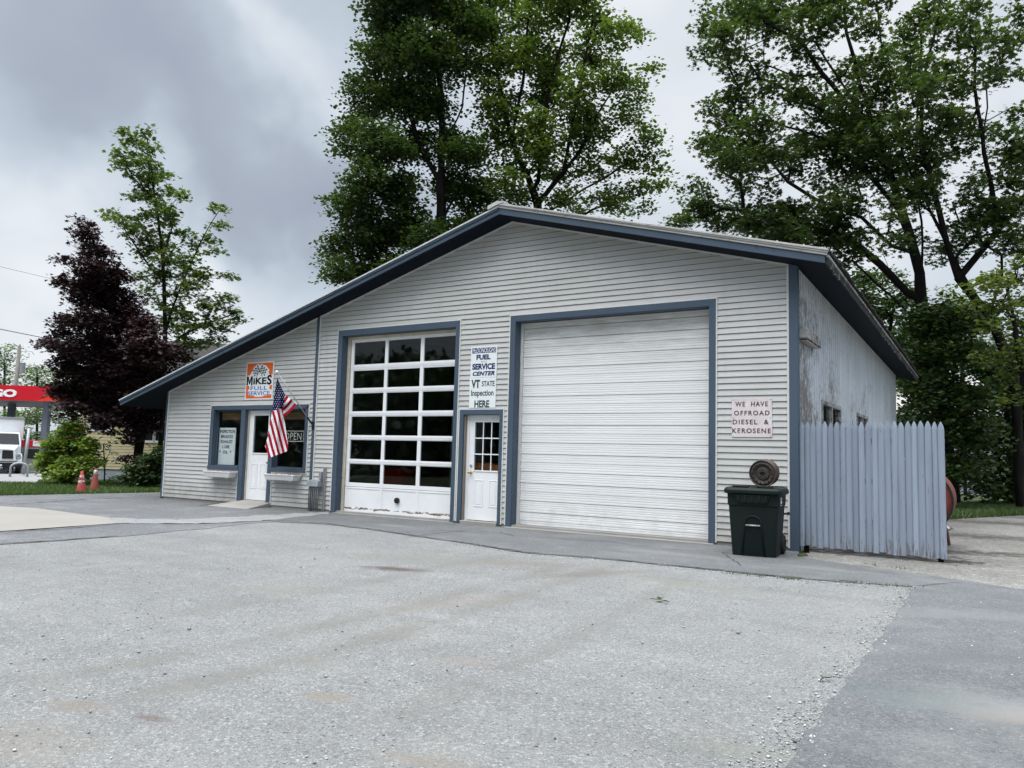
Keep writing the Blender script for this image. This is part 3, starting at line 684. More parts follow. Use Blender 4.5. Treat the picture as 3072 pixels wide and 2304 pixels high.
# side windows
for (y0, y1, z0, z1) in (W1, W2):
    w = empty('side_window', (0, 0, 0)); w.parent = g
    mb = MB(); s_ = .07
    for q in ((y0-.04, y1+.04, z1-.02, z1+.05), (y0-.04, y1+.04, z0-.05, z0+.02), (y0-.04, y0+.03, z0+.02, z1-.02), (y1-.03, y1+.04, z0+.02, z1-.02), ((y0+y1)/2-.03, (y0+y1)/2+.03, z0+.02, z1-.02)): mb.box(5.22, 5.292, q[0], q[1], q[2], q[3])
    mb.build('sash', MT['eaveboard'], w, bevel=.003)
    mb = MB(); mb.box(5.235, 5.242, y0+.03, y1-.03, z0+.02, z1-.02); mb.build('pane', MT['glass'], w)
# interiors (seen dimly through the glass)
def room(name, x0, x1, y0, y1, z1, m, fm):
    b = MB(); b.add([(x0, y0, 0), (x1, y0, 0), (x1, y1, 0), (x0, y1, 0), (x0, y0, z1), (x1, y0, z1), (x1, y1, z1), (x0, y1, z1)], [(0, 1, 2, 3)], 1)
    b.add([(x0, y0, 0), (x1, y0, 0), (x1, y1, 0), (x0, y1, 0), (x0, y0, z1), (x1, y0, z1), (x1, y1, z1), (x0, y1, z1)], [(7, 6, 5, 4), (1, 5, 6, 2), (2, 6, 7, 3), (3, 7, 4, 0)])
    return b.build(name, [MT[m], MT[fm]], g, recalc=False)
room('garage_interior', -5.05, 5.12, .27, 12.6, 3.95, 'interior', 'interior_floor')
room('office_interior', -10.4, -5.15, .17, 3.6, 2.45, 'greywall', 'interior_floor')
mb = MB(); mb.box(-5.13, -5.07, .16, 12.6, .0, 4.0); mb.build('partition', MT['core'], g)
# ------------------------------------------------------------------ signs on the front
def board(name, x0, x1, z0, z1, mat, label, y=-.030, th=.012, border=None, cat='sign'):
    o = empty(name, ((x0+x1)/2, y, z0), 0, label, cat)
    c = lambda ob: setattr(ob, 'matrix_parent_inverse', Matrix.Translation((-(x0+x1)/2, -y, -z0)))
    mb = MB(); mb.box(x0, x1, y, y+th, z0, z1); b = mb.build('sign_board', MT[mat], o, bevel=.002); c(b)
    return o, c
def lt(o, c, key, x0, x1, z0, z1, y, mat, name='lettering'):
    t = letters(key, x0, x1, z0, z1, y, MT[mat], o, name); c(t); return t
# orange sign
o, c = board('orange_service_sign', -7.53, -6.56, 2.50, 3.405, 'sign_white', 'orange and white sign with crossed checkered flags above the office door')
X0, X1, Z0, Z1 = -7.53, -6.56, 2.50, 3.405; W, H = X1-X0, Z1-Z0
fx = lambda u: X0+u*W
fz = lambda v: Z1-v*H
ys = -.0305
mb = MB(); mb.prism_xz([(fx(.035), fz(.965)), (fx(.965), fz(.965)), (fx(.965), fz(.03)), (fx(.035), fz(.03))], ys-.0012, ys); q = mb.build('orange_field', MT['sign_orange'], o); c(q)
burst = [(.20, .28), (.24, .20), (.30, .12), (.37, .085), (.42, .045), (.50, .085), (.58, .045), (.63, .085), (.72, .10), (.78, .17), (.85, .22), (.82, .30), (.88, .36),
         (.97, .35), (.97, .62), (.90, .625), (.87, .70), (.90, .745), (.965, .74), (.965, .86), (.86, .885), (.70, .90), (.62, .925), (.40, .925), (.32, .895), (.12, .885), (.10, .73), (.16, .72), (.14, .625), (.03, .625), (.03, .36), (.14, .345)]
mb = MB(); mb.prism_xz([(fx(u), fz(v)) for u, v in burst][::-1], ys-.0024, ys-.0013); q = mb.build('white_burst', MT['sign_white'], o); c(q)
def chk(u0, v0, ux, uy, vx, vy):                       # checkered flag: origin, edge vectors (fractions of the sign)
    mb = MB()
    for i in range(5):
        for j in range(5):
            if (i+j) % 2 == 0:
                P = [(u0+ux*a/5+vx*b/5, v0+uy*a/5+vy*b/5) for a, b in ((i, j), (i+1, j), (i+1, j+1), (i, j+1))]
                mb.prism_xz([(fx(u), fz(v)) for u, v in P], ys-.0036, ys-.0025)
    return mb
m1 = chk(.23, .22, .20, -.13, .085, .165); m2 = chk(.57, .085, .20, .13, -.085, .165)
for m_ in (m1, m2): q = m_.build('checkered_flag', MT['black_letter'], o); c(q)
mb = MB()
for a, b in (((.41, .07), (.60, .39)), ((.60, .07), (.39, .39))):
    dx = .010; mb.prism_xz([(fx(a[0]-dx), fz(a[1])), (fx(a[0]+dx), fz(a[1])), (fx(b[0]+dx), fz(b[1])), (fx(b[0]-dx), fz(b[1]))], ys-.0048, ys-.0037)
q = mb.build('flag_staffs', MT['black_letter'], o); c(q)
yt = ys-.0026
mb = MB(); Mp = [(0, 0), (0, 1), (.30, 1), (.5, .45), (.70, 1), (1, 1), (1, 0), (.76, 0), (.76, .66), (.58, .12), (.42, .12), (.24, .66), (.24, 0)]
mb.prism_xz([(fx(.04+.22*u), fz(.615-.24*v)) for u, v in Mp], yt-.0015, yt); q = mb.build('lettering', MT['black_letter'], o); c(q)
lt(o, c, 'mikes_rest', fx(.285), fx(.765), fz(.595), fz(.415), yt, 'black_letter'); lt(o, c, 'mikes_s', fx(.78), fx(.95), fz(.615), fz(.355), yt, 'black_letter')
lt(o, c, 'full', fx(.20), fx(.80), fz(.745), fz(.645), yt, 'blue_letter'); lt(o, c, 'service2', fx(.11), fx(.905), fz(.885), fz(.775), yt, 'blue_letter')
# fuel and service sign
o, c = board('service_center_sign', -.905, -.29, 2.83, 3.445, 'sign_white', 'upper white panel with navy lettering above the narrow entry door')
x0, x1, z0, z1 = -.905, -.29, 2.83, 3.445; f = lambda u: x0+u*(x1-x0)
h = lambda v: z1-v*(z1-z0)
mb = MB(); mb.box(f(.045), f(.955), -.0318, -.0302, h(.215), h(.045)); q = mb.build('navy_band', MT['navy'], o); c(q)
lt(o, c, 'mcd', f(.065), f(.945), h(.205), h(.055), -.0322, 'sign_white'); lt(o, c, 'fuel', f(.22), f(.76), h(.43), h(.265), -.0305, 'navy'); lt(o, c, 'and', f(.40), f(.62), h(.515), h(.45), -.0305, 'grey_letter')
lt(o, c, 'service', f(.07), f(.94), h(.745), h(.55), -.0305, 'navy'); lt(o, c, 'center', f(.09), f(.93), h(.94), h(.80), -.0305, 'navy')
o, c = board('state_inspection_sign', -.915, -.295, 2.238, 2.826, 'sign_white', 'lower white panel with dark green inspection lettering over the entry door')
x0, x1, z0, z1 = -.915, -.295, 2.238, 2.826
lt(o, c, 'vt', f(.07), f(.40), h(.34), h(.06), -.0305, 'green_letter'); lt(o, c, 'state', f(.47), f(.95), h(.29), h(.11), -.0305, 'green_letter')
lt(o, c, 'insp', f(.07), f(.92), h(.66), h(.40), -.0305, 'green_letter'); lt(o, c, 'here', f(.21), f(.77), h(.985), h(.75), -.0305, 'green_letter')
# faded diesel sign
o, c = board('diesel_sign', 4.265, 4.90, 1.72, 2.34, 'sign_pink', 'faded pinkish board with stencilled maroon letters beside the large ribbed door')
x0, x1, z0, z1 = 4.265, 4.90, 1.72, 2.34
for k, a, b, t in (('wh', .09, .90, .09), ('off', .06, .94, .32), ('die', .025, .92, .55), ('ker', .015, .97, .775)): lt(o, c, k, f(a), f(b), h(t+.125), h(t), -.0305, 'faded_red')
for u in (.035, .965):
    for v in (.04, .5, .96): mb = MB(); mb.lathe([(.008, 0), (.008, -.004), (0, -.006)], (f(u), -.0302, h(v)), 'y', 10); q = mb.build('bolt_head', MT['steel'], o); c(q)
# sign in the office window
o, c = board('window_menu_sign', -8.60, -7.99, .905, 1.835, 'sign_white', 'tall white letter board listing repairs, standing inside the left office window', y=.135, th=.02)
x0, x1, z0, z1 = -8.60, -7.99, .905, 1.835
for k, a, b, t in (('w1', .04, .95, .055), ('w2', .12, .84, .19), ('w3', .11, .84, .325), ('w4', .23, .67, .46), ('w5', .06, .80, .60)): lt(o, c, k, f(a), f(b), h(t+.085), h(t), .1345, 'black_letter')
# open sign
o = empty('open_sign', (-6.0, .16, 1.52), 0, 'unlit neon tube sign reading OPEN in the right office window', 'neon sign')
c = lambda ob: setattr(ob, 'matrix_parent_inverse', Matrix.Translation((6.0, -.16, -1.52)))
mb = MB()
for z in (1.53, 1.765): mb.tube([(-6.36, .16, z), (-5.66, .16, z)], .009, 6)
for x in (-6.36, -5.66): mb.tube([(x, .16, 1.53), (x, .16, 1.765)], .009, 6)
q = mb.build('tube_border', MT['neon'], o); c(q); lt(o, c, 'open', -6.29, -5.73, 1.565, 1.73, .162, 'neon', 'tube_lettering')
# planters under the office windows
def planter(x0, x1, z0, z1, label):
    o = empty('window_planter', ((x0+x1)/2, -.05, z0), 0, label, 'planter', 'planters under the office windows')
    w = (x1-x0)/2; hh = z1-z0; mb = MB(); y0, y1 = -.22, .012
    mb.hexa([(-w*.88, y0+.03, 0), (w*.88, y0+.03, 0), (w*.88, y1, 0), (-w*.88, y1, 0)], [(-w*.97, y0+.008, hh-.03), (w*.97, y0+.008, hh-.03), (w*.97, y1, hh-.03), (-w*.97, y1, hh-.03)])
    for q in ((-w, w, y0, y0+.02), (-w, w, y1-.012, y1+.008), (-w, -w+.02, y0+.02, y1-.012), (w-.02, w, y0+.02, y1-.012)): mb.box(q[0], q[1], q[2], q[3], hh-.03, hh)
    mb.box(-w*.7, -w*.6, y0+.04, y0+.08, -.02, .001); mb.box(w*.6, w*.7, y0+.04, y0+.08, -.02, .001)
    mb.build('trough', MT['planter'], o, bevel=.005)
    mb = MB(); mb.box(-w+.021, w-.021, y0+.021, y1-.013, hh-.028, hh-.008); 
    for i in range(26): x = random.uniform(-w+.05, w-.05); y = random.uniform(y0+.04, y1-.03); mb.lathe([(.02, 0), (.015, random.uniform(.008, .02)), (0, .022)], (x, y, hh-.012), 'z', 6)
    mb.build('potting_soil', MT['planter_top'], o)
    return o
planter(-8.62, -7.62, .63, .775, 'long white plastic planter under the window with the letter board')
planter(-6.45, -5.45, .64, .775, 'long white plastic planter under the window with the neon sign')

# ------------------------------------------------------------------ flag
fl = empty('flag_on_pole', (-5.16, -.04, 1.86), 0, 'striped national flag hanging from an angled pole beside the office door', 'flag')
ip = Matrix.Translation((5.16, .04, -1.86))
def fp(o): o.matrix_parent_inverse = ip; return o
TIP = np.array([-5.68, -.70, 3.045]); BR = np.array([-5.16, -.045, 1.885])
mb = MB(); mb.tube([BR+(TIP-BR)*.02, TIP], [.0125, .0115], 10); fp(mb.build('pole', MT['steel'], fl, smooth=True))
mb = MB(); mb.lathe([(.0, -.035), (.02, -.03), (.034, -.01), (.034, .01), (.02, .03), (0, .035)], tuple(TIP), 'z', 14); fp(mb.build('finial', MT['white_cloth'], fl, smooth=True))
mb = MB(); mb.box(-5.195, -5.125, -.052, -.040, 1.80, 1.97); mb.tube([BR+(TIP-BR)*-.02, BR+(TIP-BR)*.16], .021, 10); fp(mb.build('bracket', MT['black'], fl))
def cpx(x, y): return ((600+x*.2592)/K, (1050+y*.2592)/K)           # close-up photo coordinates -> 2212 px copy
def interp(tab, t):
    for (a, p), (b, q) in zip(tab[:-1], tab[1:]):
        if t <= b: s = (t-a)/(b-a); return np.array(p)*(1-s)+np.array(q)*s
    return np.array(tab[-1][1])
Lf = [(0, (893, 330)), (.12, (872, 440)), (.28, (850, 580)), (.41, (836, 700)), (.55, (810, 840)), (.72, (785, 1000)), (.86, (752, 1110)), (1, (800, 1250))]
Rt = [(0, (901, 330)), (.12, (940, 430)), (.28, (984, 520)), (.40, (960, 700)), (.55, (984, 850)), (.72, (1003, 990)), (.86, (1022, 1115)), (1, (1010, 1170))]
def in_canton(x, y): return y < 705-(x-836)*.32 or (y < 640 and x < 945)
def col_main(x, y, s):
    if y < 708-(x-836)*.33:
        # stars
        gx = (x-836+.0*y)/26.0; gy = (y-330)/25.5; row = math.floor(gy); ox = gx+(.5 if row % 2 else 0)
        if (ox-math.floor(ox)-.5)**2*(26**2)+(gy-row-.5)**2*(25.5**2) < 19: return 1
        return 2
    p = x-.262*(y-700)
    k = math.floor((p-826)/29.5)
    return 0 if k % 2 == 0 else 1
def col_fold(u, v): return 1 if math.floor(u*6.0) % 2 == 0 else 0
nS, nT = 56, 150
mb = MB(); grid = {}
for j in range(nT+1):
    t = j/nT; l, r = interp(Lf, t), interp(Rt, t)
    for i in range(nS+1):
        s = i/nS; p = l*(1-s)+r*s
        rip = .035*math.sin(s*7.5+t*2.2)*min(1, t*3)+.02*math.sin(s*15+1.1+t*3)*min(1, t*2)
        yw = -.70+.16*s+.10*t*(1-s*.4)+rip
        w = at_y(*cpx(*p), yw); grid[i, j] = (len(mb.v), p); mb.v.append(tuple(w))
for j in range(nT):
    for i in range(nS):
        pc = (grid[i, j][1]+grid[i+1, j+1][1])/2
        mb.f.append([grid[i, j][0], grid[i+1, j][0], grid[i+1, j+1][0], grid[i, j+1][0]]); mb.mi.append(col_main(pc[0], pc[1], i/nS))
# the lower hoist corner, folded out to the pole
A0, A1, B0, B1 = np.array([980, 500]), np.array([1118, 636]), np.array([930, 580]), np.array([972, 772])
base = len(mb.v); nU, nV = 60, 30
for j in range(nV+1):
    for i in range(nU+1):
        u, v = i/nU, j/nV
        a = A0*(1-u)+A1*u; b = B0*(1-u)+B1*u; p = a*(1-v)+b*v
        p = p+np.array([0, 10*math.sin(v*math.pi)])
        w = at_y(*cpx(*p), -.43+.06*u+.025*math.sin(u*9+v*2)); mb.v.append(tuple(w))
for j in range(nV):
    for i in range(nU):
        k = base+j*(nU+1)+i; mb.f.append([k, k+1, k+nU+2, k+nU+1]); mb.mi.append(col_fold((i+.5)/nU, 0))
fp(mb.build('flag_cloth', [MT['red_cloth'], MT['white_cloth'], MT['blue_cloth']], fl, smooth=True, recalc=False))

# ------------------------------------------------------------------ utility box with conduits
ub = empty('utility_box', (-4.95, -.02, 0), 0, 'grey electrical box with bare conduit stubs running down beside the glazed door', 'utility box')
iu = Matrix.Translation((4.95, .02, 0))
def up(o): o.matrix_parent_inverse = iu; return o
mb = MB(); mb.hexa([(-5.14, -.20, .54), (-4.78, -.20, .54), (-4.78, -.03, .54), (-5.14, -.03, .54)], [(-5.13, -.17, .66), (-4.79, -.17, .66), (-4.79, -.03, .69), (-5.13, -.03, .69)]); up(mb.build('box_hood', MT['greybox'], ub, bevel=.008))
for i in range(5):
    x = -5.08+i*.058; mb = MB(); mb.tube([(x+.02, -.12, .545), (x+.02, -.12, .50), (x, -.11, .45), (x, -.10, .02)], .017, 10); up(mb.build('conduit', MT['steel'], ub, smooth=True))
mb = MB(); mb.box(-4.765, -4.735, -.06, -.026, .03, .94); mb.box(-4.715, -4.69, -.06, -.026, .03, .95); up(mb.build('strut', MT['steel'], ub, bevel=.004))
mb = MB(); mb.box(-4.85, -4.775, -.10, -.026, .70, .85); mb.tube([(-4.81, -.07, .70), (-4.83, -.10, .62)], .016, 8); up(mb.build('junction_box', MT['greybox'], ub, bevel=.01))

# ------------------------------------------------------------------ light box on the side wall
lb = empty('wall_light', (5.27, .18, 3.30), 0, 'weathered rectangular light box high on the peeling side wall', 'light')
mb = MB(); mb.hexa([(0, 0, 0), (.13, 0, 0), (.13, 1.10, -.03), (0, 1.10, -.03)], [(0, 0, .19), (.11, 0, .17), (.11, 1.10, .14), (0, 1.10, .16)]); mb.build('housing', MT['eaveboard'], lb, bevel=.008)
mb = MB(); mb.box(.02, .11, .05, 1.05, -.045, -.031); mb.build('diffuser', MT['rooftrim'], lb)

# ------------------------------------------------------------------ picket fence
fe = empty('picket_fence', (5.28, .06, .0), R_(.6), 'blue grey stockade fence with pointed pickets leaning beside the peeling wall', 'fence')
xk = 0.0; i = 0
while xk < 1.93:
    w = random.uniform(.078, .089); mb = MB(); n = 7; z0 = .085-.02*xk+random.uniform(-.012, .012)-.01*(i % 3 == 0); z1 = 1.972+random.uniform(-.012, .010); dy = random.uniform(-.008, .008)
    if i == 10: dy = -.022
    prof_b = []
    def ring(z, k):
        return [((w*k)*(a/(n-1)-.5), dy-.019*math.sin(math.pi*a/(n-1))**.55*(.45+.55*k)) for a in range(n)]
    hs = [(z0, 1), (z1-.105, 1), (z1-.055, .72), (z1-.02, .36), (z1, .15)]
    for z, k in hs:
        for (px, py) in ring(z, k): mb.v.append((xk+w/2+px, py, z))
        mb.v.append((xk+w/2+(w*k)*.5, dy+.012, z)); mb.v.append((xk+w/2-(w*k)*.5, dy+.012, z))
    m_ = n+2
    for a in range(len(hs)-1):
        for b in range(m_): mb.f.append([a*m_+b, a*m_+(b+1) % m_, (a+1)*m_+(b+1) % m_, (a+1)*m_+b]); mb.mi.append(0)
    mb.f.append(list(range(m_))[::-1]); mb.f.append([(len(hs)-1)*m_+b for b in range(m_)]); mb.mi += [0, 0]
    o = mb.build('picket', MT['fence_bare'] if i == 99 else MT['fence'], fe); o.rotation_euler = (0, random.uniform(-.0012, .0012), 0)
    o['kind'] = 'thing'; del o['kind']
    xk += w+random.choice((.0012, .002, .004)); i += 1
for z in (.45, 1.05, 1.65):
    mb = MB(); mb.box(.02, 1.98, .022, .06, z, z+.08); mb.build('rail', MT['fence_bare'], fe, bevel=.004)
for x in (.05, 1.86): mb = MB(); mb.box(x, x+.07, .062, .132, -.04, 1.75); mb.build('post', MT['bark'], fe, bevel=.005)

# ------------------------------------------------------------------ wheelie bin and wheel rim
P0 = at_z(1576, 1199); 
bn = empty('wheelie_bin', (4.90, -.93, 0), R_(5), 'dark green wheeled refuse bin standing below the faded pinkish board', 'bin')
def rrect(w, d, r, z, n=5, yo=0):
    pts = []
    for cx_, cy_, a0 in ((w-r, -d+r, -90), (w-r, d-r, 0), (-w+r, d-r, 90), (-w+r, -d+r, 180)):
        for i in range(n): a = R_(a0+90*i/(n-1)); pts.append((cx_+r*math.cos(a), cy_+r*math.sin(a)+yo, z))
    return pts
def loft(rings, mb=None, cap=True):
    mb = mb or MB(); o = len(mb.v); m_ = len(rings[0])
    for r in rings: mb.v += [tuple(p) for p in r]
    for a in range(len(rings)-1):
        for b in range(m_): mb.f.append([o+a*m_+b, o+a*m_+(b+1) % m_, o+(a+1)*m_+(b+1) % m_, o+(a+1)*m_+b]); mb.mi.append(0)
    if cap: mb.f.append([o+b for b in range(m_)][::-1]); mb.f.append([o+(len(rings)-1)*m_+b for b in range(m_)]); mb.mi += [0, 0]
    return mb
mb = loft([rrect(.285, .27, .05, .012), rrect(.300, .285, .05, .0), rrect(.305, .29, .05, .05), rrect(.345, .335, .055, .70), rrect(.358, .348, .055, .71), rrect(.362, .352, .055, .86), rrect(.368, .356, .055, .88)])
body = mb.build('bin_body', MT['bin'], bn); smooth_by_angle(body, 40)
# front catch recess: raised arch moulding round a dark pocket with the lift bar
def ytop(z): return -(.29+(.335-.29)*(z-.05)/.65)
mb = MB(); arch = []
for i in range(13):
    a = math.pi*i/12; arch.append((-.115*math.cos(a)*(1 if True else 0), .42+.14*(math.sin(a)**.6)))
arch = [(-.155, .02)]+[(x, z) for x, z in arch]+[(.155, .02)]
pts = [(x, ytop(z)-.006, z) for x, z in arch]
mb.tube(pts, .014, 6); mb.build('arch_moulding', MT['bin'], bn, smooth=True)
mb = MB(); poly = [(-.135, .03)]+[(x*.9, z-.01) for x, z in arch[1:-1]]+[(.135, .03)]
vs = [(x, ytop(z)-.0035, z) for x, z in poly]; mb.add(vs, [tuple(range(len(vs)))]); mb.build('front_pocket', MT['bin_dark'], bn, recalc=False)
mb = MB(); mb.tube([(-.10, ytop(.43)-.014, .43), (.10, ytop(.43)-.014, .43)], .013, 10); mb.build('lift_bar', MT['steel'], bn, smooth=True)
mb = MB(); mb.hexa([(-.20, -.372, .745), (.20, -.372, .745), (.20, -.345, .745), (-.20, -.345, .745)], [(-.25, -.378, .865), (.25, -.378, .865), (.25, -.345, .865), (-.25, -.345, .865)])
for i in range(5): x = -.19+i*.095; mb.box(x-.014, x+.014, -.392, -.378, .765, .855)
mb.build('ribbed_apron', MT['bin'], bn, bevel=.005)
mb = loft([rrect(.39, .375, .07, .872, yo=-.01), rrect(.405, .392, .08, .885, yo=-.012), rrect(.405, .392, .08, .925, yo=-.012), rrect(.385, .372, .08, .955, yo=-.01), rrect(.33, .32, .08, .968, yo=-.01), rrect(.15, .15, .06, .978)])
lid = mb.build('lid', MT['bin'], bn); smooth_by_angle(lid, 35)
for x in (-.17, .17): mb = MB(); mb.box(x-.11, x+.11, -.36, -.22, .960, .985); mb.build('lid_rib', MT['bin_dark'], lid, bevel=.008)
mb = MB(); mb.tube([(-.36, .40, .93), (-.30, .43, .96), (.30, .43, .96), (.36, .40, .93)], .016, 8); mb.build('push_handle', MT['bin_dark'], bn, smooth=True)
mb = MB(); mb.tube([(.362, .05, .60), (.42, .05, .60)], .012, 8); mb.tube([(.415, .05, .60), (.445, .05, .605)], .024, 10); mb.build('lid_latch', MT['black'], bn)
for s in (-1, 1):
    w = empty('wheel', (0, 0, 0)); w.parent = bn
    mb = MB(); mb.lathe([(.06, -.03), (.125, -.03), (.14, -.015), (.14, .015), (.125, .03), (.06, .03)], (s*.315, .30, .14), 'x', 24, close=True); mb.build('tyre', MT['rubber'], w, smooth=False)
    mb = MB(); mb.lathe([(.0, -.025), (.07, -.025), (.07, .025), (0, .025)], (s*.315, .30, .14), 'x', 16); mb.build('hub', MT['bin_dark'], w)
mb = MB(); mb.tube([(-.3, .30, .14), (.3, .30, .14)], .012, 8); mb.build('axle', MT['steel'], bn)
def side_x(z): return .345+(.358-.345)*(z-.70)/.01 if z < .71 else .360
st = MB(); st.box(.3645, .3660, -.24, -.12, .72, .83); s1 = st.build('label_sticker', MT['sign_white'], bn); st = MB(); st.box(.3600, .3625, -.24, -.13, .64, .70)
s2 = MB(); 
for z in (.81, .79, .745, .735): s2.box(.3662, .3668, -.225, -.135, z-.006, z+.004)
s2.build('print_lines', MT['black_letter'], s1)
# steel wheel rim standing on the lid
wr = empty('wheel_rim', (4.945, -.66, .972), R_(-16), 'rusty bare steel wheel rim standing on top of the green bin', 'wheel rim')
c0 = (0, 0, .198)
def rim(mbp, pts): return MB().lathe(pts, c0, 'y', 48)
mb = MB(); mb.lathe([(.198, -.10), (.200, -.094), (.188, -.085), (.180, -.06), (.160, -.03), (.160, .05), (.186, .075), (.199, .088), (.199, .096), (.180, .09), (.152, .06), (.150, -.03), (.170, -.07), (.186, -.098)], c0, 'y', 48, close=True)
o = mb.build('barrel', MT['rust'], wr); smooth_by_angle(o, 40)
mb = MB(); mb.lathe([(.190, -.066), (.168, -.088), (.148, -.094), (.118, -.078), (.100, -.068), (.088, -.088), (.05, -.093), (.036, -.093), (.034, -.07), (.034, -.06), (.08, -.06), (.11, -.055), (.15, -.055), (.185, -.045)], c0, 'y', 48, close=True)
o = mb.build('disc', MT['rust'], wr); smooth_by_angle(o, 40)
mb = MB()
for i in range(14): a = 2*math.pi*i/14; mb.lathe([(.0125, -.0965), (.0125, -.08), (0, -.08)], (.143*math.cos(a), 0, .198+.143*math.sin(a)), 'y', 10)
for i in range(5): a = 2*math.pi*i/5+.3; mb.lathe([(.009, -.0945), (.009, -.085), (0, -.085)], (.058*math.cos(a), 0, .198+.058*math.sin(a)), 'y', 8)
mb.lathe([(.033, -.075), (.033, -.07), (0, -.07)], c0, 'y', 16); mb.build('vent_hole', MT['black'], wr)
wr.rotation_euler = (R_(7), 0, R_(-2))

# ------------------------------------------------------------------ things inside the garage, seen through the panes
ic = empty('storage_cabinet', (-3.2, 3.2, 0), R_(5), 'tall white cabinet standing inside behind the glazed door', 'cabinet')
mb = MB(); mb.box(-.5, .5, 0, .5, .0, 2.35); mb.build('cabinet_body', MT['white_door'], ic, bevel=.01); mb = MB(); mb.box(-.48, -.01, -.02, -.001, .05, 2.3); mb.build('door', MT['white_door'], ic, bevel=.005); mb = MB(); mb.box(.01, .48, -.02, -.001, .05, 2.3); mb.build('door', MT['white_door'], ic, bevel=.005)
tc_ = empty('tool_chest', (-4.3, 1.7, 0), 0, 'red tool chest on castors inside behind the glazed door', 'tool chest')
mb = MB(); mb.box(-.3, .3, 0, .45, .12, .95); mb.build('chest_body', MT['red'], tc_, bevel=.01)
for z in (.2, .4, .6, .78): mb = MB(); mb.box(-.28, .28, -.012, -.001, z, z+.15); mb.build('drawer', MT['red'], tc_, bevel=.004)
for x in (-.25, .25):
    for y in (.05, .4): mb = MB(); mb.lathe([(.0, -.02), (.055, -.02), (.055, .02), (0, .02)], (x, y, .06), 'x', 12); mb.build('castor', MT['rubber'], tc_)
wb = empty('work_bench', (-.5, .17, 0), 0, 'orange topped work bench inside behind the entry door window', 'bench')
mb = MB(); mb.hexa([(-.6, 0, 1.02), (.5, 0, .98), (.5, .6, .98), (-.6, .6, 1.02)], [(-.6, 0, 1.20), (.5, 0, 1.10), (.5, .6, 1.10), (-.6, .6, 1.20)]); mb.build('bench_top', MT['orange_bench'], wb)
for x in (-.55, .40):
    for y in (.05, .5): mb = MB(); mb.box(x, x+.07, y, y+.07, 0, 1.0); mb.build('leg', MT['wood'], wb)
# ------------------------------------------------------------------ ground
def gz(x, y):
    s = np.clip((-np.asarray(x, float)-17)/20, 0, 1); return -.5*s*s*(3-2*s)
def gravel_mat(name, lo, mid, hi, scale, warm=0, stains=(), patch=.14, dirt=None, dirt_amt=.3, contrast=1.0, rag=1.3):
    t = NT(name)
    nz = t.noise(9, 2); vv = t.n('ShaderNodeVectorMath'); vv.operation = 'ADD'; t.l(t.pos, vv.inputs[0])
    cx = t.n('ShaderNodeCombineXYZ'); t.l(t.math('MULTIPLY', nz, .03), cx.inputs[0]); t.l(cx.outputs[0], vv.inputs[1])
    k = t.n('ShaderNodeSeparateColor'); t.l(t.voro(scale, vv.outputs[0]), k.inputs[0])
    k2 = t.n('ShaderNodeSeparateColor'); t.l(t.voro(scale*2.3), k2.inputs[0])
    c1 = t.ramp(k.outputs[0], [(0, lo), (.10, tuple(m*.75 for m in mid)), (.5, mid), (.86, tuple(m*1.18 for m in mid)), (1, hi)])
    c2 = t.ramp(k2.outputs[0], [(0, lo), (.2, tuple(m*.8 for m in mid)), (.7, mid), (1, hi)])
    c = t.mix(.45, c1, c2)
    e = t.voro(scale, vv.outputs[0], 'DISTANCE_TO_EDGE', 'Distance')
    c = t.mix(t.ramp(e, [(0.0, .45), (.09, 0)]), c, tuple(x*.35 for x in mid))
    big = t.noise(.35, 4, .6); c = t.mix(1, c, t.ramp(big, [(.25, 1-patch), (.75, 1+patch)]), 'MULTIPLY')
    med = t.noise(2.6, 4, .65); c = t.mix(1, c, t.ramp(med, [(.25, .90), (.75, 1.10)]), 'MULTIPLY')
    # wheel-worn streaks running from the doors to the street
    str_ = t.noise(1.2, 3, .6, t.map((.16, 1.0, 1), (0, 0, R_(52)))); c = t.mix(1, c, t.ramp(str_, [(.3, .90), (.7, 1.07)]), 'MULTIPLY')
    if dirt: c = t.mix(t.math('MULTIPLY', t.ramp(t.noise(.8, 5, .7), [(.52, 0), (.72, 1)]), dirt_amt), c, dirt)
    nz2 = t.noise(5, 4, .65)
    for (sx, sy, rx, ry, ang, sc, amt) in stains:
        mp = t.map((1/rx, 1/ry, 0), (0, 0, 0)); 
        vr = t.n('ShaderNodeMapping'); vr.vector_type = 'TEXTURE'; vr.inputs['Location'].default_value = (sx, sy, 0); vr.inputs['Rotation'].default_value = (0, 0, R_(ang)); vr.inputs['Scale'].default_value = (rx, ry, 1e6)
        t.l(t.pos, vr.inputs['Vector']); ln = t.n('ShaderNodeVectorMath'); ln.operation = 'LENGTH'; t.l(vr.outputs[0], ln.inputs[0])
        f = t.math('ADD', ln.outputs['Value'], t.math('MULTIPLY', t.math('SUBTRACT', nz2, .5), rag))
        c = t.mix(t.math('MULTIPLY', t.ramp(f, [(.25, 1), (1.0, 0)]), min(1, amt*1.35)), c, sc)
    t.bump(t.math('ADD', e, t.math('MULTIPLY', t.noise(scale*2, 2), .25)), .55*contrast, .012)
    return t.fin(c, .85, 0, .3)
def gp(x, y): return tuple(at_z(x, y)[:2])
STN = []
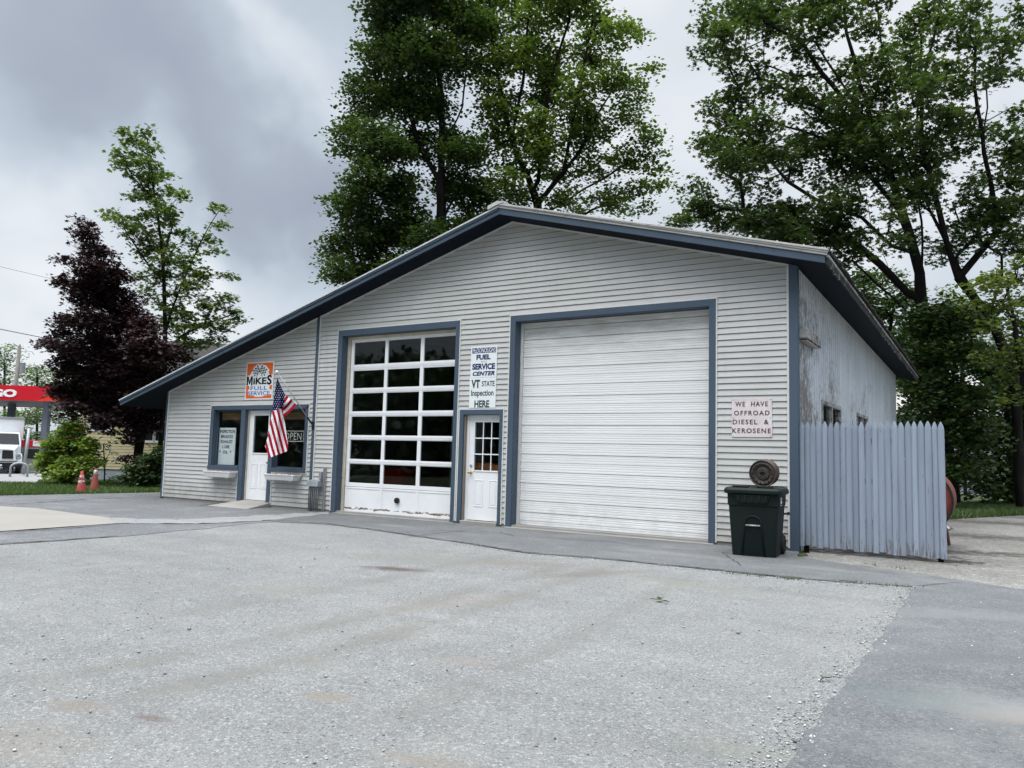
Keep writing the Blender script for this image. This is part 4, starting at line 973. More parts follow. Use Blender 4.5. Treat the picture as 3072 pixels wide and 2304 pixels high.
for (x, y, rx, ry, ang, sc, amt) in ((855, 1227, .55, .22, 20, (0.089, 0.074, 0.067), .75), (920, 1205, 1.6, .5, 30, (0.174, 0.178, 0.152), .38), (1120, 1215, .9, .3, 35, (0.178, 0.152, 0.126), .45), (1270, 1238, 1.1, .22, 62, (0.148, 0.126, 0.107), .5), (610, 1272, .7, .3, 30, (0.178, 0.178, 0.148), .4),
        (960, 1300, 1.1, .3, 70, (0.207, 0.181, 0.155), .35), (175, 1520, .22, .10, 20, (0.192, 0.163, 0.133), .5), (325, 1545, .14, .05, 10, (0.118, 0.089, 0.078), .5), (705, 1500, .25, .09, 15, (0.200, 0.174, 0.141), .5),
        (1000, 1425, .3, .2, 40, (0.215, 0.189, 0.167), .35), (1490, 1260, 1.5, .35, -15, (0.185, 0.185, 0.159), .4), (1620, 1620, .5, .2, 10, (0.178, 0.181, 0.155), .35), (930, 1640, .4, .1, 10, (0.192, 0.170, 0.141), .45), (650, 1425, .3, .2, 0, (0.185, 0.185, 0.159), .3), (30, 1600, .5, .3, 0, (0.200, 0.178, 0.148), .3)):
    p = gp(x, y); STN.append((p[0], p[1], rx, ry, ang, sc, amt))
def track(pts, w, amt, c=(.150, .143, .128)):
    for (a, b) in zip(pts[:-1], pts[1:]):
        p, q = np.array(gp(*a)), np.array(gp(*b)); d = q-p; L = np.linalg.norm(d)
        STN.append((*((p+q)/2), L*.66, w, math.degrees(math.atan2(d[1], d[0])), c, amt))
track([(1330, 1216), (1190, 1262), (960, 1335), (640, 1425), (200, 1520)], .22, .40); track([(1240, 1214), (1090, 1255), (840, 1318), (480, 1395), (60, 1470)], .20, .36)
track([(1100, 1196), (930, 1228), (640, 1285), (300, 1335)], .2, .3); track([(1480, 1240), (1330, 1330), (1080, 1450), (800, 1560)], .18, .26)
MT['lot'] = gravel_mat('worn pale asphalt lot', (.080, .081, .082), (.208, .210, .206), (.42, .425, .425), 72, stains=STN, patch=.08, dirt=(.30, .29, .26), dirt_amt=.25)
AST = []
for (x, y, rx, ry, ang, sc, amt) in ((2190, 1545, .45, .22, 20, (.24, .20, .17), .5), (2130, 1525, .7, .3, 20, (.25, .25, .245), .45), (1990, 1510, .6, .4, 10, (.10, .125, .12), .4), (2040, 1420, .8, .2, 40, (.11, .115, .12), .4), (1240, 1165, .9, .25, 10, (.09, .09, .09), .5), (1000, 1148, .7, .2, 5, (.10, .10, .10), .5), (850, 1135, .6, .2, 0, (.22, .21, .20), .5), (1450, 1195, 1.2, .3, -5, (.21, .205, .195), .45), (2150, 1330, 1.5, .35, 25, (.2, .2, .2), .35), (1780, 1228, .8, .2, 0, (.2, .195, .18), .45)):
    p = gp(x, y); AST.append((p[0], p[1], rx, ry, ang, sc, amt))
MT['apron'] = gravel_mat('darker asphalt', (.05, .055, .06), (.136, .141, .145), (.26, .268, .275), 75, patch=.22, dirt=(.21, .215, .21), dirt_amt=.55, contrast=.8, stains=AST)
MT['old_asphalt'] = gravel_mat('old dark asphalt', (.06, .06, .065), (.140, .144, .150), (.28, .285, .29), 45, patch=.2, dirt=(.27, .27, .26), dirt_amt=.5, contrast=.7)
MT['worn_strip'] = gravel_mat('bleached asphalt strip', (.2, .2, .2), (.26, .262, .258), (.42, .42, .42), 45, patch=.12, contrast=.5)
YST = [(6.3, .75, 1.5, .75, 0, (.03, .027, .024), .95), (7.2, .4, .7, .45, 0, (.035, .03, .027), .9)]
for (x, y, rx, ry, ang) in ((2075, 1192, 1.3, .5, 12), (2190, 1196, 1.0, .35, 12), (2120, 1158, 2.2, .9, 5), (2180, 1130, 3.0, 1.0, 5)):
    p = gp(x, y); YST.append((p[0], p[1], rx, ry, ang, (.055, .048, .042), .62))
MT['yard'] = gravel_mat('pale gravel yard', (.10, .09, .08), (.20, .195, .178), (.42, .41, .39), 32, patch=.22, dirt=(.10, .085, .07), dirt_amt=.6, stains=YST, rag=3.6)
MT['soil'] = paint('dark damp soil', (.045, .040, .036), .9, .4, 6, wear=(.22, .20, .18), wear_amt=.14, wscale=14)
MT['pad'] = paint('sandy concrete pad', (.27, .256, .232), .85, .06, .8, wear=(.32, .30, .27), wear_amt=.05, wscale=3, bump=.15)
MT['station_paving'] = paint('grey station paving', (.26, .26, .26), .85, .1, .4)
MT['earth'] = paint('grassy earth', (.050, .066, .025), .95, .3, 1.5, wear=(.07, .055, .035), wear_amt=.1)
MT['crack'] = paint('dark asphalt crack', (.035, .035, .037), .9, .2)
# base sheet out to the horizon
n = 90; ax = np.concatenate([-np.geomspace(900, 2, n//2), np.geomspace(2, 900, n//2)])
gx, gy = np.meshgrid(ax-20, ax+10); gzv = gz(gx, gy)-.030
vs = np.stack([gx, gy, gzv], -1).reshape(-1, 3); m_ = len(ax)
idx = np.arange(m_*m_).reshape(m_, m_); fc = np.stack([idx[:-1, :-1], idx[:-1, 1:], idx[1:, 1:], idx[1:, :-1]], -1).reshape(-1, 4)
o = mesh_np('ground', vs, fc.ravel(), [4]*len(fc), MT['earth']); tag(o, kind='structure')
def sheet(name, pts, z, mat, jit=.02, step=.15, wl=.5, skirt=.028):
    out = []
    pts = [np.array(p[:2], float) for p in pts]
    for a, b in zip(pts, pts[1:]+pts[:1]):
        L = np.linalg.norm(b-a); k = max(1, int(min(L, 30)/step)); nrm = np.array([-(b-a)[1], (b-a)[0]])/(L+1e-9)
        for i in range(k):
            s = i/k; p = a+(b-a)*s; d = L*s
            j = 0 if i == 0 else jit*(math.sin(d/wl*2.1+a[0])+.6*math.sin(d/wl*5.3+a[1])+random.uniform(-.6, .6))
            out.append(p+nrm*j)
    vs = [(p[0], p[1], float(gz(p[0], p[1]))+z) for p in out]
    mb = MB(); mb.add(vs, [tuple(range(len(vs)))])
    k = len(vs); 
    o = mb.build(name, mat, None, recalc=False)
    if o.data.polygons[0].normal.z < 0: o.data.flip_normals()
    return tag(o, kind='structure')
LOT_EDGE = [(590, 1126), (700, 1131), (800, 1143), (900, 1158), (1000, 1172), (1130, 1193), (1300, 1206), (1500, 1226), (1700, 1247), (1840, 1257), (1975, 1266)]
RIGHT_EDGE = [(1930, 1335), (1860, 1430), (1770, 1545), (1690, 1659), (1655, 1705)]
P = lambda pts: [gp(*p) for p in pts]
lotpts = P([(-900, 1240), (-300, 1192), (0, 1174), (255, 1157), (420, 1142), (540, 1129)])+[(-4.9, -.5), (5.5, -.7), (10.2, -3.2)]
sheet('parking_lot', lotpts+[(10.2, -30), (-30, -40), (-60, -20)], -.012, MT['lot'], .012)
ap = P(LOT_EDGE+RIGHT_EDGE)+[(9.35, -14), (9.3, -30), (45, -30), (45, -2)]+P([(2300, 1286), (2069, 1251), (1828, 1217), (1725, 1203)])+[(5.25, .12), (-4.55, .14), (-5.0, -.10)]+P([(640, 1111)])
sheet('asphalt_apron', ap, -.004, MT['apron'], .011, .06, .22)
sheet('asphalt_forecourt', P([(-500, 1074), (0, 1070), (190, 1066), (345, 1063)])+[(-10.6, .4), (-10.5, .05), (-5.0, .05), (-4.9, -.1)]+P([(640, 1108), (560, 1114), (380, 1123), (240, 1119), (75, 1097), (0, 1094), (-500, 1078)]), -.006, MT['old_asphalt'], .02)
sheet('concrete_pad', P([(-500, 1078), (0, 1093), (75, 1097), (255, 1120.5), (258, 1129.5), (0, 1147), (-300, 1168)]), -.002, MT['pad'], .004)
sheet('worn_strip', P([(240, 1118.5), (380, 1122.5), (565, 1113), (710, 1105), (712, 1110), (565, 1125), (425, 1131), (255, 1130)]), .000, MT['worn_strip'], .05, .12, .3)
sheet('asphalt_strip', P([(-300, 1169), (0, 1148), (258, 1130), (425, 1131), (565, 1125), (712, 1110), (640, 1117), (585, 1127), (540, 1130), (420, 1143), (255, 1158), (0, 1175), (-300, 1193)]), -.007, MT['old_asphalt'], .03)
yd = [(5.4, .15)]+P([(1725, 1203), (1828, 1217), (2069, 1251), (2300, 1286)])+[(45, 0), (45, 12.5)]+P([(2300, 1098), (2150, 1104), (2060, 1109)])+[(9.5, 13.5), (5.4, 14)]
sheet('gravel_yard', yd, -.010, MT['yard'], .05)
# grass ground (left verge, right edge of the yard), station paving
def strip_grid(name, xs, t0, t1, z, mat, nx=30, nt=14):
    vs = []; 
    for j in range(nt+1):
        for i in range(nx+1):
            x = xs[0]+(xs[1]-xs[0])*i/nx; f0 = t0(x) if callable(t0) else t0; f1 = t1(x) if callable(t1) else t1
            t = f0+(f1-f0)*j/nt; p = at_depth(x, 960, t); vs.append((p[0], p[1], float(gz(p[0], p[1]))+z))
    fs = [(j*(nx+1)+i, j*(nx+1)+i+1, (j+1)*(nx+1)+i+1, (j+1)*(nx+1)+i) for j in range(nt) for i in range(nx)]
    mb = MB(); mb.add(vs, fs); return tag(mb.build(name, mat, None), kind='structure')
def zdep(x, y, z=0):                   # depth at which a picture point meets height z
    d = ray(x, y); return (z-CAM[2])/d[2]
strip_grid('station_paving', (-900, 175), lambda x: 26.5+max(0, x)*.012, 75, -.004, MT['station_paving'])
def grass(name, n, sampler, h=(.05, .11), label=None):
    xy = sampler(n); k = len(xy); z = gz(xy[:, 0], xy[:, 1])-.02
    a = rng.uniform(0, 2*np.pi, k); hh = rng.uniform(*h, k); w = hh*.09+.004; lean = rng.normal(0, .4, (k, 2))*hh[:, None]
    v = np.empty((k, 3, 3)); v[:, 0] = np.stack([xy[:, 0]-np.cos(a)*w, xy[:, 1]-np.sin(a)*w, z], 1); v[:, 1] = np.stack([xy[:, 0]+np.cos(a)*w, xy[:, 1]+np.sin(a)*w, z], 1)
    v[:, 2] = np.stack([xy[:, 0]+lean[:, 0], xy[:, 1]+lean[:, 1], z+hh+.02], 1)
    o = mesh_np(name, v.reshape(-1, 3), np.arange(k*3), [3]*k, MT['grass']); return tag(o, label, 'grass', kind='stuff')
def samp_left(n):
    x = rng.uniform(-250, 352, n); lo = np.array([zdep(a, np.interp(a, [-250, 0, 190, 345], [1072, 1070, 1066, 1063])) for a in x]); hi = np.where(x < 90, 26.6, 32)
    t = lo+(hi-lo)*rng.uniform(0, 1, n)**1.3; p = np.array([at_depth(a, 960, b) for a, b in zip(x, t)]); return p[:, :2]
grass('grass_verge', 42000, samp_left, (.05, .12), 'short green grass verge behind the two traffic cones')
def samp_right(n):
    x = rng.uniform(2040, 2330, n); lo = np.array([zdep(a, np.interp(a, [2040, 2150, 2330], [1118, 1112, 1104])) for a in x])
    t = lo-.6+7.5*rng.uniform(0, 1, n)**1.2; p = np.array([at_depth(a, 1000, b) for a, b in zip(x, t)]); return p[:, :2]
grass('grass_edge', 22000, samp_right, (.06, .22), 'rough shaded grass at the back of the gravel yard')
def samp_tufts(n):
    out = []
    for (x0, y0, x1, y1, w) in ((1870, 1217, 1975, 1231, .05), (1560, 1236, 1660, 1246, .04), (1905, 1262, 1972, 1268, .06), (1690, 1248, 1720, 1251, .04), (1820, 1255, 1900, 1262, .05)):
        a, b = np.array(gp(x0, y0)), np.array(gp(x1, y1)); s = rng.uniform(0, 1, n//5)[:, None]; out.append(a+(b-a)*s+rng.normal(0, w, (n//5, 2)))
    return np.concatenate(out)
grass('grass_tufts', 200, samp_tufts, (.012, .035), 'thin grass tufts in the seams of the asphalt')
# cracks and seams in the asphalt
def crack(pts, w=.018, z=.002):
    pts = [np.array(gp(*p)) for p in pts]; out = []
    for a, b in zip(pts[:-1], pts[1:]):
        L = np.linalg.norm(b-a); k = max(2, int(L/.1))
        for i in range(k): s = i/k; q = a+(b-a)*s; n_ = np.array([-(b-a)[1], (b-a)[0]])/L; out.append((q+n_*random.uniform(-.025, .025), n_))
    out.append((pts[-1], n_)); mb = MB(); vs = []
    for q, n_ in out: ww = w*random.uniform(.35, 1.1); vs += [(*(q-n_*ww), z), (*(q+n_*ww), z)]
    mb.add(vs, [(2*i, 2*i+1, 2*i+3, 2*i+2) for i in range(len(out)-1)]); o = mb.build('asphalt_crack', MT['crack'], None, recalc=False)
    if o.data.polygons[0].normal.z < 0: o.data.flip_normals()
    return tag(o, kind='structure')
crack([(600, 1124), (700, 1129.5), (800, 1142), (900, 1157), (1000, 1171)], .012); crack([(1000, 1171), (1130, 1192), (1300, 1205), (1500, 1225)], .016); crack([(1500, 1225), (1700, 1246), (1850, 1256)], .018)
crack([(875, 1160), (960, 1150), (1010, 1146), (1080, 1150), (1110, 1158)], .014); crack([(0, 1091), (90, 1085), (190, 1078), (265, 1076)], .03); crack([(428, 1093), (495, 1083)], .02); crack([(0, 1149), (140, 1142), (258, 1131)], .022, .004)
crack([(0, 1174.5), (120, 1167), (255, 1157.5)], .03); crack([(1300, 1168), (1420, 1185), (1560, 1192), (1640, 1205)], .010); crack([(1560, 1192), (1600, 1222)], .008); crack([(1980, 1265), (2060, 1258), (2212, 1275)], .008)
# loose stones lying on the lot
def loose(nm, n, label):
    t = rng.uniform(3.4, 11, n); x = rng.uniform(-100, 2300, n); 
    base = np.array([[1,0,0],[-1,0,0],[0,1,0],[0,-1,0],[0,0,1],[0,0,-1]], float); fs = np.array([[0,2,4],[2,1,4],[1,3,4],[3,0,4],[2,0,5],[1,2,5],[3,1,5],[0,3,5]])
    p = np.array([at_depth(a, 1000, b) for a, b in zip(x, t)])[:, :2]
    E_ = np.array(P([LOT_EDGE[-1]]+RIGHT_EDGE)); ke = n//3; u = rng.uniform(0, len(E_)-1.001, ke); a_ = u.astype(int); fr_ = (u-a_)[:, None]; p[:ke] = E_[a_]*(1-fr_)+E_[a_+1]*fr_+np.stack([rng.normal(-.04, .09, ke), rng.normal(0, .03, ke)], 1)
    E2 = np.array(P(LOT_EDGE[4:])); k2 = n//5; u = rng.uniform(0, len(E2)-1.001, k2); a_ = u.astype(int); fr_ = (u-a_)[:, None]; p[ke:ke+k2] = E2[a_]*(1-fr_)+E2[a_+1]*fr_+np.stack([rng.normal(0, .04, k2), rng.normal(-.10, .12, k2)], 1)
    s = rng.gamma(2.0, .0017, n)+.0025; v = base[None]*rng.uniform(.55, 1.25, (n, 6, 1))*s[:, None, None]; v[:, :, 2] *= .6
    a = rng.uniform(0, 6.28, n); c, sn = np.cos(a), np.sin(a); vx = v[:, :, 0]*c[:, None]-v[:, :, 1]*sn[:, None]; vy = v[:, :, 0]*sn[:, None]+v[:, :, 1]*c[:, None]
    v = np.stack([vx+p[:, :1], vy+p[:, 1:], v[:, :, 2]-.010+s[:, None]*.35], -1)
    f = (fs[None]+np.arange(n)[:, None, None]*6).reshape(-1)
    t_ = NT('loose stone'); g_ = t_.n('ShaderNodeNewGeometry'); m = t_.fin(t_.ramp(g_.outputs['Random Per Island'], [(0, (.12, .12, .12)), (.15, (.22, .225, .23)), (.6, (.36, .37, .375)), (1, (.60, .61, .615))]), .85)
    return tag(mesh_np(nm, v.reshape(-1, 3), f, [3]*(n*8), m), label, 'gravel', kind='stuff')
loose('loose_gravel', 5200, 'loose pale stones scattered over the parking lot')
# fallen sprigs and leaves on the lot
def sprig(x, y, s, lab):
    p = at_z(x, y); o = empty('fallen_sprig', (p[0], p[1], 0), random.uniform(0, 6), lab, 'leaf')
    mb = MB(); mb.tube([(0, 0, .004), (s*.5, .01, .012), (s, 0, .008)], .003, 5); mb.build('stem', MT['bark'], o)
    for i in range(5):
        a = i*1.3; b = MB(); c = np.array([s*(.25+.15*i), 0, .012]); d = np.array([math.cos(a), math.sin(a), .25])*s*.35; e = np.array([-math.sin(a), math.cos(a), 0])*s*.10
        b.add([c, c+d*.5+e, c+d, c+d*.5-e], [(0, 1, 2, 3)]); b.build('leaf', MT['leaf_yellow'] if i % 2 else MT['leaf_dark'], o, recalc=False)
sprig(1405, 1294, .22, 'small green sprig lying on the lot in front of the ribbed door'); sprig(1772, 1471, .10, 'single dry leaf lying near the seam of the darker asphalt')

# ------------------------------------------------------------------ left verge: cones, bush ornaments
def cone(x, y, h, mat, bands, lab, lean):
    p = at_z(x, y); o = empty('traffic_cone', (p[0], p[1], 0), random.uniform(0, 1), lab, 'traffic cone', 'traffic cones on the verge')
    r = lambda z: .135*(1-z/h)+.028*(z/h)
    mb = MB(); mb.lathe([(r(.03), .03), (r(h*.5), h*.5), (r(h)*1.0, h-.008), (r(h)*.7, h), (0, h)], (0, 0, 0), 'z', 24); b = mb.build('cone_body', MT[mat], o); smooth_by_angle(b, 40)
    mb = MB(); mb.box(-.165, .165, -.165, .165, .0, .03); mb.build('cone_base', MT[mat], o, bevel=.012)
    for z0, z1 in bands:
        mb = MB(); mb.lathe([(r(z0*h)+.0005, z0*h), (r(z0*h)+.003, z0*h+.002), (r(z1*h)+.003, z1*h-.002), (r(z1*h)+.0005, z1*h)], (0, 0, 0), 'z', 24); mb.build('reflective_band', MT['cone_white'], o, smooth=True)
    o.rotation_euler = (0, R_(lean), random.uniform(0, 1)); return o
cone(175, 1064, .60, 'cone_red', [(.42, .55), (.62, .80)], 'pinkish red traffic cone with scuffed white bands, left of the pair', -1.5)
cone(203, 1061.5, .66, 'cone_brown', [(.74, .93)], 'grimy brown traffic cone with one white collar, right of the pair', 1.2)
def ornament(x, y, t, mat, r, lab):
    p = at_depth(x, y, t); o = empty('glass_ornament', tuple(p), 0, lab, 'ornament', 'glass ornaments in the bush')
    mb = MB(); mb.lathe([(0, -r*1.3), (r*.7, -r), (r, 0), (r*.6, r), (r*.2, r*1.3), (0, r*1.3)], (0, 0, 0), 'z', 12); mb.build('drop', MT[mat], o, smooth=True)
    mb = MB(); mb.tube([(0, 0, r*1.2), (0, .01, r*1.2+.35)], .005, 5); mb.build('cord', MT['wire'], o)
ornament(155, 957, 25.4, 'green_glass', .055, 'bright green glass ornament hanging in the bush, left one'); ornament(164.5, 959.5, 25.4, 'green_glass', .05, 'bright green glass ornament hanging in the bush, right one')
ornament(157.5, 949, 25.4, 'red_glass', .05, 'red glass ornament hanging just above the green ones'); ornament(173, 926, 25.4, 'red_glass', .06, 'orange red ornament near the top of the bush')

# ------------------------------------------------------------------ fuel tank behind the fence
tk = empty('fuel_tank', (6.75, 1.35, 0), R_(0), 'rusty red fuel tank on legs behind the picket fence', 'tank')
rT = .50; zc = .80
mb = MB(); mb.lathe([(0, -.10), (.2, -.09), (.37, -.055), (.47, -.015), (rT, .03), (rT, 1.75), (.47, 1.79), (.37, 1.83), (0, 1.86)], (0, 0, zc), 'y', 40); b = mb.build('tank_shell', MT['tank'], tk); smooth_by_angle(b, 35)
mb = MB(); mb.lathe([(rT+.001, .02), (rT+.012, .03), (rT+.012, .06), (rT+.001, .07)], (0, 0, zc), 'y', 40); mb.build('end_seam', MT['tank'], tk, smooth=True)
for x in (-.38, .38):
    for y in (.15, 1.6): mb = MB(); mb.tube([(x, y, 0), (x*.85, y, zc-rT*.75)], .025, 8); mb.build('leg', MT['tank'], tk)
mb = MB(); pts = [(rT*math.cos(a)+.03, -.01, zc+rT*math.sin(a)) for a in np.linspace(1.9, -.75, 20)]+[(.43, -.04, .40), (.40, -.10, .32), (.33, -.10, .40), (.30, -.08, .62)]; mb.tube(pts, .017, 8); mb.build('hose', MT['rubber'], tk, smooth=True)
mb = MB(); mb.tube([(.42, -.05, .44), (.48, -.12, .38), (.52, -.12, .42)], .022, 8); mb.build('nozzle', MT['steel'], tk)
# ------------------------------------------------------------------ fuel station across the left verge
def facing(x, t):                       # rotation that turns local -Y towards the camera, for things at a picture column
    p = at_depth(x, 960, t); d = p[:2]-CAM[:2]; return p, math.atan2(d[1], d[0])-math.pi/2
def place(name, x, t, lab, cat, group=None, turn=0):
    p, rz = facing(x, t); return empty(name, (p[0], p[1], float(gz(p[0], p[1]))), rz+turn, lab, cat, group)
# canopy
p2 = at_depth(130, 960, 50); p1 = at_depth(-330, 960, 50)
L = np.linalg.norm(p2-p1); rz = math.atan2(p2[1]-p1[1], p2[0]-p1[0])
cp = empty('station_canopy', (p1[0], p1[1], -.5), rz, 'red fuel station canopy with white letters and an orange corner stripe', 'canopy')
zb, zt = 4.56, 5.52
def zl(y): return y
mb = MB(); mb.box(0, L, 0, .12, zb, zt); mb.box(L-.12, L, .121, 9, zb, zt); mb.box(0, L-.121, 8.88, 9, zb, zt); mb.build('fascia', MT['red'], cp)
mb = MB(); mb.prism_xz([(L-1.75, zb+.001), (L, zb+.001), (L, zb+.60), (L-.9, zb+.32)], -.004, -.001); mb.build('orange_stripe', MT['orange'], cp)
mb = MB(); mb.prism_xz([(L-1.45, zt-.02), (L-.02, zt-.02), (L-.02, zb+.62), (L-.86, zb+.36)], -.0035, -.001); mb.build('dark_stripe', MT['red'], cp)
mb = MB(); mb.box(0, L, .121, 8.88, zb+.05, zb+.15); mb.build('canopy_ceiling', MT['station_grey'], cp)
pw = lambda x: (x+330)/460.0*L
q = letters('canopy', pw(-84), pw(27.5), zb+.20, zb+.70, -.004, MT['sign_white'], cp, thick=.06)
for x, y in ((77, .9), (103, 5.2), (-120, .9), (-94, 5.2)):
    mb = MB(); mb.box(pw(x)-.19, pw(x)+.19, y-.19, y+.19, -.1, zb+.05); mb.build('column', MT['station_grey'], cp, bevel=.02)
def pump(x, t, lab):
    o = place('fuel_pump', x, t, lab, 'fuel pump', 'pumps under the canopy')
    mb = MB(); mb.box(-.5, .5, -.3, .3, .16, 1.62); mb.build('pump_body', MT['pump_grey'], o, bevel=.02)
    mb = MB(); mb.box(-.56, .56, -.34, .34, 1.625, 2.05); mb.build('pump_head', MT['red'], o, bevel=.02)
    mb = MB(); mb.box(.05, .5, -.345, -.342, 1.68, 2.0); mb.build('display', MT['sign_white'], o)
    mb = MB(); mb.box(-.42, .42, -.31, -.302, .9, 1.5); mb.build('hose_panel', MT['black'], o)
    mb = MB(); mb.tube([(.3, -.32, 1.4), (.42, -.5, .9), (.38, -.45, .5), (.2, -.33, .7), (.1, -.33, 1.1)], .03, 6); mb.build('hose', MT['rubber'], o, smooth=True)
    mb = MB(); mb.box(-1.2, 1.2, -.6, .6, 0, .155); mb.build('kerb', MT['concrete'], o, bevel=.03)
pump(69, 49.5, 'red topped fuel pump beside the delivery truck'); pump(125, 53, 'red topped fuel pump half hidden by the large bush')
o = place('hoop_bollard', 46, 43, 'grey steel hoop bollard on the station paving before the truck', 'bollard')
w = .40; mb = MB(); mb.tube([(-w, 0, -.1), (-w, 0, .50)]+[(-w*math.cos(a), 0, .50+.26*math.sin(a)) for a in np.linspace(.2, math.pi-.2, 12)]+[(w, 0, .50), (w, 0, -.1)], .055, 12); mb.build('hoop', MT['steel'], o, smooth=True)
for x in (-w, w): mb = MB(); mb.lathe([(.09, 0), (.09, .03), (.06, .04)], (x, 0, 0), 'z', 14); mb.build('base_collar', MT['steel'], o)
o = place('leaning_post', 55, 45.5, 'tall grey steel post leaning slightly beside the delivery truck', 'post'); mb = MB(); mb.tube([(0, 0, -.1), (.12, 0, 2.72)], .085, 12); mb.build('post_shaft', MT['steel'], o, smooth=True); mb = MB(); mb.lathe([(.16, 0), (.16, .02), (.1, .05)], (0, 0, 0), 'z', 14); mb.build('base_plate', MT['steel'], o)
# delivery truck
tr = place('delivery_truck', 3.5, 47, 'white box truck with black bumper parked under the station canopy', 'truck', None, R_(3))
mb = MB(); mb.box(-1.24, 1.24, 2.3, 8.6, .95, 3.42); mb.build('cargo_box', MT['truck_white'], tr, bevel=.04)
mb = MB(); mb.box(-1.26, 1.26, 2.27, 2.33, 3.30, 3.46); mb.box(-1.26, 1.26, 2.27, 2.33, .9, .98); mb.build('box_frame', MT['steel'], tr, bevel=.01)
mb = MB(); mb.hexa([(-1.08, 1.0, .75), (1.08, 1.0, .75), (1.08, 2.25, .75), (-1.08, 2.25, .75)], [(-1.08, 1.02, 1.72), (1.08, 1.02, 1.72), (1.08, 2.25, 1.72), (-1.08, 2.25, 1.72)])
mb.hexa([(-1.08, 1.04, 1.721), (1.08, 1.04, 1.721), (1.08, 2.25, 1.721), (-1.08, 2.25, 1.721)], [(-.98, 1.45, 2.5), (.98, 1.45, 2.5), (.98, 2.25, 2.5), (-.98, 2.25, 2.5)]); mb.build('cab', MT['truck_white'], tr, bevel=.04)
mb = MB(); mb.hexa([(-.98, 1.035, 1.76), (.98, 1.035, 1.76), (.98, 1.08, 1.76), (-.98, 1.08, 1.76)], [(-.90, 1.385, 2.42), (.90, 1.385, 2.42), (.90, 1.45, 2.42), (-.90, 1.45, 2.42)]); mb.build('windscreen', MT['windscreen'], tr)
mb = MB(); mb.hexa([(-.80, .0, .72), (.80, .0, .72), (1.06, 1.1, .72), (-1.06, 1.1, .72)], [(-.70, .10, 1.48), (.70, .10, 1.48), (.98, 1.12, 1.74), (-.98, 1.12, 1.74)]); mb.build('hood', MT['truck_white'], tr, bevel=.07, seg=3)
for s in (-1, 1):
    mb = MB(); mb.hexa([(s*.36-.29, -.02, .90), (s*.36+.29, -.02, .90), (s*.36+.29, .02, .90), (s*.36-.29, .02, .90)], [(s*.34-.27, .05, 1.40), (s*.34+.27, .05, 1.40), (s*.34+.27, .11, 1.40), (s*.34-.27, .11, 1.40)]); mb.build('grille', MT['black'], tr)
    mb = MB(); mb.hexa([(s*.90-.18, .06, .95), (s*.90+.18, .16, .95), (s*.90+.18, .4, .95), (s*.90-.18, .3, .95)], [(s*.88-.14, .10, 1.22), (s*.88+.14, .22, 1.22), (s*.88+.14, .45, 1.22), (s*.88-.14, .33, 1.22)]); mb.build('headlight', MT['chrome'], tr, bevel=.03)
    mb = MB(); mb.hexa([(s*.98-.16, .12, .60), (s*.98+.16, .12, .60), (s*.98+.16, 1.05, .60), (s*.98-.16, 1.05, .60)], [(s*.98-.16, .2, 1.15), (s*.98+.14, .3, 1.15), (s*.98+.14, 1.05, 1.25), (s*.98-.16, 1.05, 1.25)]); mb.build('fender', MT['truck_white'], tr, bevel=.06)
    mb = MB(); mb.tube([(s*1.1, 1.3, 1.9), (s*1.32, 1.15, 1.95)], .02, 6); mb.box(s*1.32-.09, s*1.32+.09, 1.1, 1.16, 1.7, 2.15); mb.build('mirror', MT['black'], tr)
    for y in (.72, 6.6):
        w = empty('wheel', (0, 0, 0)); w.parent = tr
        mb = MB(); mb.lathe([(.27, -.13), (.44, -.13), (.47, -.09), (.47, .09), (.44, .13), (.27, .13)], (s*.98, y, .47), 'x', 24, close=True); mb.build('tyre', MT['rubber'], w)
        mb = MB(); mb.lathe([(0, -.08), (.26, -.12), (.27, .12), (0, .08)], (s*.98, y, .47), 'x', 18); mb.build('rim', MT['steel'], w)
mb = MB(); mb.box(-1.12, 1.12, -.20, .04, .40, .72); mb.build('bumper', MT['black'], tr, bevel=.05)
mb = MB(); mb.box(-.95, .95, -.215, -.205, .66, .70); mb.box(-.5, .5, .0, .03, 1.42, 1.46); mb.build('chrome_strip', MT['chrome'], tr)
mb = MB(); mb.box(-.45, .1, -.212, -.203, .46, .56); mb.build('number_plate', MT['sign_white'], tr)
# utility pole and lines
o = place('utility_pole', 21, 64, 'weathered utility pole with a bracket behind the station canopy', 'pole')
mb = MB(); mb.tube([(0, 0, -.2), (.1, 0, 9.8)], [.19, .14], 12); mb.build('pole_shaft', MT['pole_wood'], o, smooth=True)
mb = MB(); mb.tube([(.08, 0, 9.4), (1.0, -.1, 9.45), (1.15, -.1, 9.2)], .03, 6); mb.build('bracket_arm', MT['steel'], o); mb = MB(); mb.lathe([(0, 7.6), (.22, 7.62), (.22, 8.45), (.1, 8.55), (0, 8.55)], (.42, -.05, 0), 'z', 14); mb.build('transformer', MT['steel'], o)
def wire(pts, r, lab):
    mb = MB(); P3 = [at_depth(*p) for p in pts]; out = []
    for a, b in zip(P3[:-1], P3[1:]): out += [a+(b-a)*i/6 for i in range(6)]
    mb.tube(out+[P3[-1]], r, 5); return tag(mb.build('overhead_wire', MT['wire'], None), lab, 'wire', 'overhead wires at the left')
wire([(-400, 690, 26), (0, 711, 32), (130, 737, 36), (300, 752, 44), (420, 745, 52)], .016, 'thicker dark overhead wire running behind the purple tree')
wire([(-400, 545, 30), (0, 576, 36), (110, 602, 40), (260, 628, 47), (400, 640, 54)], .008, 'thin upper overhead wire running behind the purple tree')

